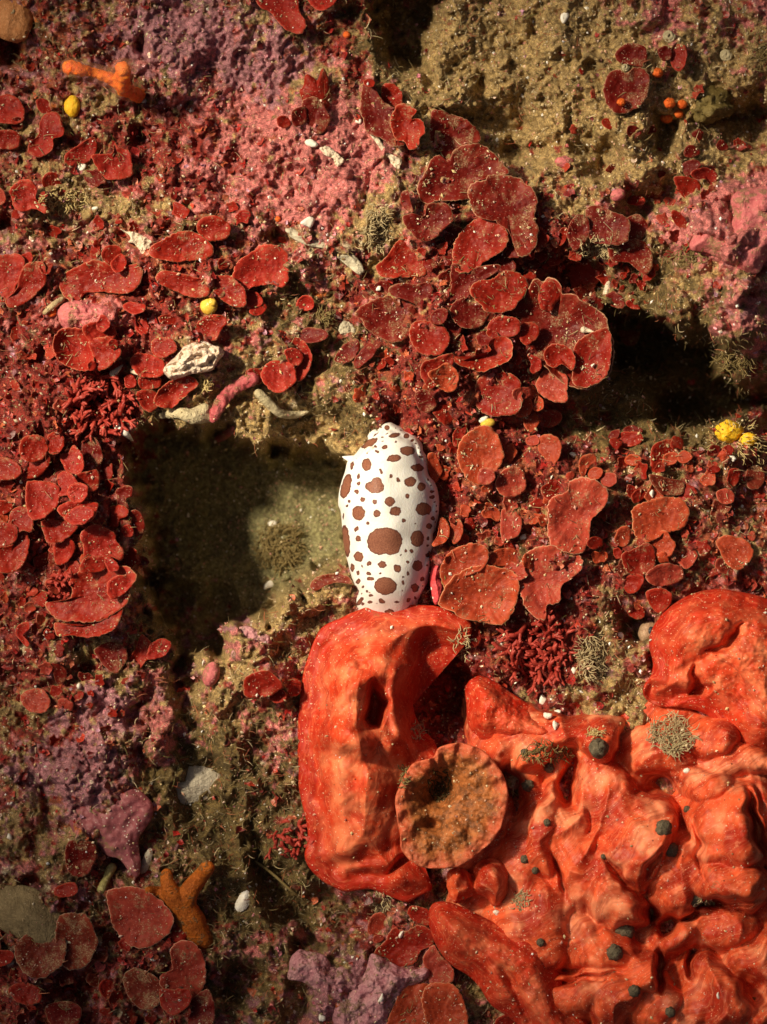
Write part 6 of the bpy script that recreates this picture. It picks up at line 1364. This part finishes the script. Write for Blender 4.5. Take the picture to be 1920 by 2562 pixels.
# chips of white shell
CH = [((1, 0), 355, 925, 17, 'largest white chip, on the pink patch of the upper middle'), ((0, 0), 925, 650, 14, 'white chip right under the orange branch'), ((0, 0), 520, 1080, 13, 'curved white chip under the kidney-shaped blade'), ((2, 0), 345, 110, 16, 'shining white chip with a yellow side, top right'),
      ((1, 1), 950, 158, 8, 'white chip on the helmet-shaped blade rim'), ((1, 1), 800, 214, 7, 'small cream chip left of the one on the helmet-shaped rim'), ((2, 2), 710, 808, 10, 'square white chip in the dark gap left of the snail shell'), ((2, 2), 78, 165, 10, 'yellowish chip in the turf right of the upper orange fan'),
      ((2, 2), 240, 1325, 11, 'white chip, upper left of the pile below the red bush'), ((2, 2), 285, 1385, 11, 'white chip, lowest of the pile below the red bush'), ((2, 2), 290, 1300, 12, 'cream chip, right of the pile below the red bush'), ((2, 2), 210, 1225, 13, 'pinkish chip above the white pile below the red bush'),
      ((2, 2), 36, 1000, 9, 'white chip at the left foot of the red bush'), ((2, 2), 405, 1028, 8, 'white chip at the right foot of the red bush'), ((2, 1), 910, 1540, 9, 'white chip above the large ragged orange-red blade'), ((2, 1), 527, 710, 6, 'glinting white chip on the lower right lobe of the rosette'),
      ((1, 3), 815, 1500, 13, 'bluish-white chip on the lilac crust at the bottom'), ((1, 3), 430, 1620, 12, 'white chip at the bottom edge left of the lilac crust'), ((1, 3), 1562, 940, 8, 'white chip between the shell-like curl and the lumpy mass'), ((1, 3), 945, 1080, 9, 'cream square chip on the silt-spattered red blade'),
      ((1, 2), 90, 470, 16, 'cream chip on the sandy floor right of the dark cave'), ((1, 2), 115, 80, 13, 'tan chip near the top of the tuft on the sandy floor'), ((2, 1), 1430, 1310, 12, 'white rod-like chip under the yellow sponge'), ((2, 1), 400, 1290, 9, 'soft white chip in the silt below the dark hollow edge'),
      ((2, 3), 1340, 1480, 9, 'white chip deep in the lower right folds'), ((1, 0), 670, 785, 9, 'cream chip at the tip of the long folded blade'), ((1, 0), 340, 1440, 16, 'creamy glowing chip on the pink patch below the largest one'), ((0, 0), 610, 1350, 9, 'small white chip among tan silt, upper left'),
      ((2, 3), 1140, 20, 10, 'silvery chip on the upper rim of the lumpy mass'), ((0, 3), 62, 450, 8, 'small white chip in the dark at the lower left edge'), ((0, 3), 990, 1240, 8, 'orange-white chip among the bottom left stack'), ((0, 2), 515, 1130, 7, 'yellowish white chip on the knobbly slope')]
rng = random.Random(4)
for tl, x, y, r, lab in CH:
    cx, cy = t1(tl, x, y)
    p = ell(cx, cy, r, r * rng.uniform(.45, .9), rng.uniform(0, 180), 7, int(x), .3)
    z0 = float(top(cx, cy)) + 7
    tl_ = rng.uniform(-.4, .4)
    make_slab('shell_chip', p, (lambda z0, cx, tl_: lambda px, py, rr, d: z0 + 3 * sstep(0, 5, d) + tl_ * (px - cx))(z0, cx, tl_), MAT_WHITE, lab, 'shell chip', 'white shell chips', nr=6, na=26, skirt=5, edge=2, rough_edge=.08)
# branching red bushes
def bush(tile, x, y, R, n, seed, label, h=34):
    cx, cy = t1(tile, x, y); rng = random.Random(seed); sp = []
    for i in range(n):
        a = rng.uniform(0, 6.28); k = math.sqrt(rng.random()) * .85 * R
        bx, by = cx + k * math.cos(a), cy + k * math.sin(a); z = float(top(bx, by)) + rng.uniform(2, 10)
        a2 = rng.uniform(0, 6.28); L = rng.uniform(.2, .5) * R
        m = (bx + L * .5 * math.cos(a2), by + L * .5 * math.sin(a2), z + h * rng.uniform(.4, .9)); e = (bx + L * math.cos(a2 + .2), by + L * math.sin(a2 + .2), z + h * rng.uniform(.3, 1.1))
        r = rng.uniform(3.4, 5.6)
        sp.append(([(bx, by, z), m, e], [r, r * 1.1, r * .6]))
        for s in (-1, 1):
            if rng.random() < .8:
                L2 = L * rng.uniform(.3, .5); a3 = a2 + s * rng.uniform(.5, .9)
                sp.append(([m, (m[0] + L2 * .6 * math.cos(a3), m[1] + L2 * .6 * math.sin(a3), m[2] + 4), (m[0] + L2 * math.cos(a3), m[1] + L2 * math.sin(a3), m[2] + 6)], [r * .9, r * .9, r * .5]))
    return tag(tubes('branching_alga', sp, MAT_BUSH, 6, sub=3), label, 'alga')
bush((2, 2), 170, 900, 90, 95, 1, 'dull red branching bush alga below the big comma-marked fan')
bush((0, 1), 640, 960, 88, 95, 2, 'dark red spiny branching bush alga left of the cave lip')
bush((1, 3), 200, 480, 60, 26, 3, 'faint thin red branching alga in the dark turf left of the ear-shaped crust', 20)
bush((0, 2), 400, 480, 44, 24, 4, 'small branching red alga among the silt of the left cluster', 24)
# filament clumps
def clump(tile, x, y, rx, ry, n, seed, mat, label, h=26, rr=1.6, name='filament_tuft', cat='alga', dirn=None):
    cx, cy = t1(tile, x, y); rng = random.Random(seed); sp = []
    for i in range(n):
        a = rng.uniform(0, 6.28); k = math.sqrt(rng.random())
        bx, by = cx + k * rx * math.cos(a), cy + k * ry * math.sin(a); z = float(top(bx, by)) - 2
        a2 = (rng.uniform(0, 6.28) if dirn is None else math.radians(dirn) + rng.uniform(-.6, .6)); L = rng.uniform(.5, 1.2) * h
        b = rng.uniform(-.9, .9)
        sp.append(([(bx, by, z), (bx + L * .5 * math.cos(a2), by + L * .5 * math.sin(a2), z + L * .5), (bx + L * math.cos(a2 + b), by + L * math.sin(a2 + b), z + L * rng.uniform(.3, .9))], [rr, rr * .9, rr * .4]))
    return tag(tubes(name, sp, mat, 4, sub=3), label, cat, kind=None)
MAT_FILT = crust_mat('tan_filament', (0.36, 0.27, 0.14), (0.52, 0.42, 0.24), None, .8, .3)
MAT_FILB = crust_mat('brown_filament', (0.17, 0.12, 0.045), (0.27, 0.20, 0.08), None, .8, .3)
clump((2, 2), 530, 950, 30, 62, 260, 1, MAT_FILT, 'tall tan filament tuft right of the red bush')
clump((2, 2), 1050, 1450, 54, 44, 300, 2, MAT_FILT, 'wide crumbly tan tuft between the smooth crust and the lumpy mass')
clump((2, 2), 540, 1440, 18, 8, 40, 3, MAT_HAIR, 'small feathery pale tuft on the largest grey ball', 14)
clump((2, 0), 550, 1610, 44, 26, 200, 4, MAT_FILT, 'rounded tan tuft lying on the big dark plate', 14)
clump((1, 0), 790, 1480, 30, 56, 260, 5, MAT_FILT, 'grey-tan feathery tuft left of the mitten-shaped blade', 20)
clump((1, 2), 150, 230, 54, 60, 330, 6, MAT_FILB, 'brown tuft on the sandy floor beside the slug', 26)
clump((1, 1), 450, 390, 18, 14, 70, 7, MAT_FILB, 'faint brown tuft on the sandy floor right under the cave roof', 20)
clump((1, 3), 810, 880, 22, 20, 70, 8, MAT_FILT, 'pale tangled tuft under the lower tip of the ear-shaped crust', 20)
clump((2, 1), 1150, 0, 40, 20, 60, 9, MAT_FILB, 'thin brown tuft over the dark gap at the right', 26)
clump((0, 1), 1330, 830, 16, 16, 60, 10, MAT_HAIR, 'yellowish fuzzy tuft between the folded blade and the bryozoan', 14)
clump((2, 1), 1440, 690, 44, 22, 90, 11, MAT_FILB, 'olive fringe hanging under the purple knob at the right edge', 26)
clump((2, 0), 1640, 330, 26, 26, 60, 12, MAT_FILB, 'olive-green tuft in the dark of the upper right edge', 26)
clump((1, 3), 1190, 110, 30, 44, 150, 13, crust_mat('cup_shade_fuzz', (0.045, 0.03, 0.012), (0.10, 0.065, 0.02), None, .85, .3), 'dark brown fuzz added as shade in the middle of the round brown cup', 14)  # added tuft, coloured near black to deepen the shadow in the cup
clump((1, 3), 960, 60, 14, 30, 60, 20, MAT_FILB, 'brownish fuzz along the left rim of the round brown cup', 12)
clump((2, 2), 240, 1560, 60, 22, 130, 14, MAT_FILB, 'thin brown tuft on the dull upper edge of the lumpy mass', 22)
clump((2, 3), 60, 870, 20, 26, 60, 15, MAT_FILT, 'pale speckled tuft above the tongue-shaped crust', 12)
clump((2, 3), 1260, 880, 26, 10, 44, 16, MAT_FILT, 'small pale tuft under the largest fold near the right edge', 14)
clump((1, 2), 1050, 1420, 18, 26, 60, 17, MAT_FILT, 'silty tuft between the ear-shaped crust and the round cup', 14)
clump((1, 2), 1330, 860, 20, 34, 80, 18, MAT_FILT, 'tan tuft at the upper right rim of the dark hollow', 20)
clump((0, 0), 420, 1290, 60, 26, 150, 19, MAT_HAIR, 'pale silty tuft below the kidney-shaped blade, upper left', 14)
PALE('hydroid_stalk', [(tz((1, 3), [(0, 610, 20), (110, 690, 40), (220, 790, 40), (320, 870, 20)]), [3, 3.6, 3.4, 1.5])], MAT_FILB, 'long thin brown stalk slanting through the dark turf left of the ear-shaped crust', 'stalk')
# ------------------------------------------------------------------ silt grains, turf filaments, red turf flakes: too many to count
bpy.context.view_layer.update()
deps = bpy.context.evaluated_depsgraph_get()
rs = np.random.RandomState(11)
def shoot(px, py):
    """drop points on the topmost surface under (px,py) of the plan; returns z (px units), kind, and world hits"""
    n = len(px); W = np.zeros((n, 3)); kind = np.zeros(n, int); NN = np.zeros((n, 3))
    o = Vector((0, 0, D * PX))
    ends = P(px, py, np.zeros(n))
    rc = scene.ray_cast
    for i in range(n):
        d = Vector(ends[i]) - o
        hit, loc, nor, idx, ob, mtx = rc(deps, o, d)
        if hit:
            W[i] = loc; NN[i] = nor
            s = ob.name
            kind[i] = 1 if s.startswith('reef') else 2 if s.startswith('red_alga') else 3 if s.startswith('crust_sponge') else 4 if s.startswith(('sea_slug', 'rhino', 'oral', 'sheath', 'grey_tun', 'siphon', 'orange_tun', 'yellow', 'top_shell', 'branching_sp')) else 5
    return W, kind, NN

def grains(n, name, rlo, rhi, fn_keep, cols, seed, label, mat):
    rs = np.random.RandomState(seed)
    px = rs.uniform(-40, 1960, n); py = rs.uniform(-40, 2600, n)
    W, kd, NN = shoot(px, py)
    k = fn_keep(px, py, kd, rs)
    px, py, W, NN = px[k], py[k], W[k], NN[k]; m = len(px)
    r = (rlo + (rhi - rlo) * rs.rand(m) ** 3) * PX
    base = np.array([[1, 0, 0], [0, 1, 0], [-1, 0, 0], [0, -1, 0], [0, 0, 1], [0, 0, -1]], float)
    jit = 1 + .45 * (rs.rand(m, 6, 1) - .5)
    ang = rs.rand(m) * 6.28; ca, sa = np.cos(ang), np.sin(ang)
    B = base[None] * jit * np.stack([.7 + .8 * rs.rand(m), .5 + .5 * rs.rand(m), .5 + .4 * rs.rand(m)], -1)[:, None]
    X = B[..., 0] * ca[:, None] - B[..., 1] * sa[:, None]; Y = B[..., 0] * sa[:, None] + B[..., 1] * ca[:, None]
    B = np.stack([X, Y, B[..., 2]], -1) * r[:, None, None]
    V = (W + NN * r[:, None] * .5)[:, None] + B
    f = np.array([[0, 1, 4], [1, 2, 4], [2, 3, 4], [3, 0, 4], [1, 0, 5], [2, 1, 5], [3, 2, 5], [0, 3, 5]])
    F = (f[None] + 6 * np.arange(m)[:, None, None]).reshape(-1, 3)
    C = np.array(cols)[rs.randint(0, len(cols), m)] * (.7 + .6 * rs.rand(m, 1))
    o = new_mesh(name, V.reshape(-1, 3), F, mat, smooth=False, attrs={'Col': np.repeat(C, 6, 0)}, origin=np.zeros(3))
    return tag(o, label, kind='stuff')
ga = N('grains'); MAT_GRAIN = ga.out(ga.attr('Col'), .6, None, spec=.5)
def clus(px, py, s, sd): return fbm(px, py, s, sd, 3)
def keep_silt(px, py, kd, rs):
    tanw = ZFIELD(px, py)
    c = clus(px, py, 60, 901)
    p = np.where(kd == 1, np.clip(.12 + .8 * c + .6 * tanw, .05, 1), np.where(kd == 2, np.clip(.03 + 2.8 * (clus(px, py, 48, 907) - .34), .03, 1), np.where(kd == 3, np.clip(.05 + .25 * (clus(px, py, 110, 902) - .3), .03, .5), np.where(kd == 5, .12, 0))))
    return rs.rand(len(px)) < p
ZT = ZE[..., SUB.index('tan')] + ZE[..., SUB.index('cream')]
ZO = ZE[..., SUB.index('olive')]; ZR = ZE[..., SUB.index('red')]
def ZFIELD(px, py): return interp_map(px, py, ZT)
grains(66000, 'silt_grains', 1.3, 4.2, keep_silt, [(0.50, 0.38, 0.20), (0.60, 0.48, 0.28), (0.36, 0.26, 0.13), (0.62, 0.36, 0.24), (0.72, 0.60, 0.40), (0.55, 0.26, 0.20)], 21, 'fine tan silt grains scattered over the reef and the red blades', MAT_GRAIN)
grains(3600, 'shell_grit', 1.6, 5.6, lambda px, py, kd, rs: ((kd == 1) & (rs.rand(len(px)) < .8)) | ((kd == 2) & (rs.rand(len(px)) < .25)) | ((kd == 3) & (rs.rand(len(px)) < .1)), [(0.85, 0.80, 0.68), (0.80, 0.62, 0.30), (0.9, 0.88, 0.84), (0.75, 0.55, 0.42)], 22, 'tiny white and golden shell grit sprinkled over the reef', MAT_GRAIN)

# curled filaments
def filaments(n, name, L0, L1, w, keep, colf, seed, label, mat, rise=.6, cross=True):
    rs = np.random.RandomState(seed)
    px = rs.uniform(-60, 1980, n); py = rs.uniform(-60, 2620, n)
    W, kd, NN = shoot(px, py)
    k = keep(px, py, kd, rs); px, py, W, NN = px[k], py[k], W[k], NN[k]; m = len(px)
    L = (L0 + (L1 - L0) * rs.rand(m) ** 2) * PX
    d = rs.randn(m, 3); d[:, 2] = np.abs(d[:, 2]) * rise; d += NN * .5; d /= np.linalg.norm(d, axis=1)[:, None]
    curl = rs.randn(m, 3) * .75
    pts = [W]
    for s in range(4):
        d = d + curl * .33; d /= np.linalg.norm(d, axis=1)[:, None]
        pts.append(pts[-1] + d * L[:, None] / 4)
    pts = np.stack(pts, 1)
    side = np.cross(d, rs.randn(m, 3)); side /= np.linalg.norm(side, axis=1)[:, None] + 1e-9
    s2 = np.cross(side, d)
    wd = np.array([1, .95, .8, .6, .15])[None, :, None] * w * PX * (.6 + .8 * rs.rand(m, 1, 1))
    A = pts + side[:, None] * wd; B = pts - side[:, None] * wd * .6 + s2[:, None] * wd * .7; Cc = pts - side[:, None] * wd * .6 - s2[:, None] * wd * .7
    V = np.stack([A, B, Cc], 2).reshape(m, 15, 3)
    f = []
    for s in range(4):
        for q in range(3):
            q2 = (q + 1) % 3
            f.append([s * 3 + q, s * 3 + q2, s * 3 + 3 + q2, s * 3 + 3 + q])
    F = (np.array(f)[None] + 15 * np.arange(m)[:, None, None]).reshape(-1, 4)
    C = colf(px, py, rs)
    o = new_mesh(name, V.reshape(-1, 3), F, mat, smooth=True, attrs={'Col': np.repeat(C, 15, 0)}, origin=np.zeros(3))
    return tag(o, label, kind='stuff')
fm = N('turf'); MAT_TURF = fm.out(fm.attr('Col'), .75, None, spec=.3)
def ovec(px, py): return interp_map(px, py, ZO) * 1.3 + interp_map(px, py, ZT) * .4 + interp_map(px, py, ZR) * .15 + interp_map(px, py, ZE[..., 7]) * .5
def pitmask(px, py): return sstep(20, -40, sdpoly(px, py, PIT_A)) * sstep(1650, 1400, py)
def keep_f(px, py, kd, rs):
    return ((kd == 2) & (rs.rand(len(px)) < np.clip(1.6 * (fbm(px, py, 70, 915, 2) - .35), .012, .5))) | (kd == 1) & (rs.rand(len(px)) < np.clip(ovec(px, py) + .35 * noise(px, py, 60, 911), .04, .95) * (1 - .93 * pitmask(px, py)))
def col_f(px, py, rs):
    m = len(px); pal = np.array([(0.26, 0.19, 0.08), (0.40, 0.31, 0.16), (0.18, 0.13, 0.05), (0.62, 0.50, 0.30), (0.22, 0.20, 0.06), (0.34, 0.09, 0.04), (0.45, 0.16, 0.08)])
    return pal[rs.choice(7, m, p=[.24, .20, .16, .09, .07, .13, .11])] * (.7 + .6 * rs.rand(m, 1))
filaments(62000, 'algal_turf', 10, 36, 1.0, keep_f, col_f, 31, 'fine brown and tan filaments of turf between the crusts', MAT_TURF)
# red turf: little crumpled fronds
def fronds(n, name, keep, pal, r0, r1, seed, label, mat):
    rs = np.random.RandomState(seed)
    px = rs.uniform(-60, 1980, n); py = rs.uniform(-60, 2620, n)
    W, kd, NN = shoot(px, py)
    k = keep(px, py, kd, rs); px, py, W, NN = px[k], py[k], W[k], NN[k]; m = len(px)
    r = (r0 + (r1 - r0) * rs.rand(m) ** 2.2) * PX
    up = NN * .6 + np.array([0, 0, .5]) + rs.randn(m, 3) * .42; up /= np.linalg.norm(up, axis=1)[:, None]
    t = np.cross(up, rs.randn(m, 3)); t /= np.linalg.norm(t, axis=1)[:, None]; b = np.cross(up, t)
    nseg = 7
    a = np.linspace(-2.3, 2.3, nseg)
    rad = 1 + .22 * rs.randn(m, nseg)
    X = rad * np.cos(a)[None]; Y = rad * np.sin(a)[None] * (.55 + .5 * rs.rand(m, 1))
    Zc = .28 * rs.randn(m, nseg)
    rim = W[:, None] + (t[:, None] * X[..., None] + b[:, None] * Y[..., None] + up[:, None] * (.55 + Zc)[..., None]) * r[:, None, None]
    mid = W[:, None] + (t[:, None] * X[..., None] * .55 + b[:, None] * Y[..., None] * .55 + up[:, None] * (.38 + Zc * .4)[..., None]) * r[:, None, None]
    ctr = (W + up * r[:, None] * .15 - t * r[:, None] * .35)[:, None]
    V = np.concatenate([ctr, mid, rim], 1)
    f4 = [[1 + i, 1 + nseg + i, 2 + nseg + i, 2 + i] for i in range(nseg - 1)]; f3 = [[0, 1 + i, 2 + i] for i in range(nseg - 1)]
    q = 1 + 2 * nseg
    F4 = (np.array(f4)[None] + q * np.arange(m)[:, None, None]).reshape(-1, 4); F3 = (np.array(f3)[None] + q * np.arange(m)[:, None, None]).reshape(-1, 3)
    C = np.array(pal)[rs.randint(0, len(pal), m)] * (.6 + .7 * rs.rand(m, 1))
    CC = np.repeat(C[:, None], q, 1); CC[:, 1 + nseg:] *= 1.35; CC[:, 1 + nseg:] += .015
    o = new_mesh(name, V.reshape(-1, 3), [F4, F3], mat, smooth=True, attrs={'Col': CC.reshape(-1, 3)}, origin=np.zeros(3))
    return tag(o, label, kind='stuff')
fr = N('fronds'); v = fr.coord(K)
MAT_FROND = fr.out(fr.mix(1.0, fr.attr('Col'), fr.mix(fr.ramp(fr.noise(v, 20, 2, .6), .3, .7), (.55, .55, .55), (1.35, 1.35, 1.35)), 'MULTIPLY'), .42, fr.noise(v, 26, 2), .4, .0003)
RP = [(0.22, 0.010, 0.007), (0.32, 0.014, 0.009), (0.13, 0.006, 0.005), (0.30, 0.035, 0.022), (0.34, 0.03, 0.012), (0.16, 0.02, 0.012), (0.30, 0.07, 0.03), (0.42, 0.10, 0.04)]
fronds(17000, 'red_turf', lambda px, py, kd, rs: (kd == 1) & (rs.rand(len(px)) < np.clip(interp_map(px, py, ZR + .6 * ZE[..., 7]) * 1.2 + .25 * noise(px, py, 50, 921) - .05, .03, .95) * (1 - .97 * pitmask(px, py))), RP, 5, 15, 41, 'crumpled small fronds of red turf between the larger blades', MAT_FROND)
fronds(7000, 'crust_turf', lambda px, py, kd, rs: (kd == 1) & (rs.rand(len(px)) < np.clip(interp_map(px, py, ZE[..., 1] + ZE[..., 2]) * .8 + .1, .05, .6) * (1 - .97 * pitmask(px, py))), [(0.55, 0.18, 0.22), (0.42, 0.20, 0.27), (0.60, 0.30, 0.30), (0.62, 0.45, 0.34), (0.36, 0.12, 0.14)], 3, 8, 42, 'small flaky pink and mauve scales on the crusts', MAT_FROND)
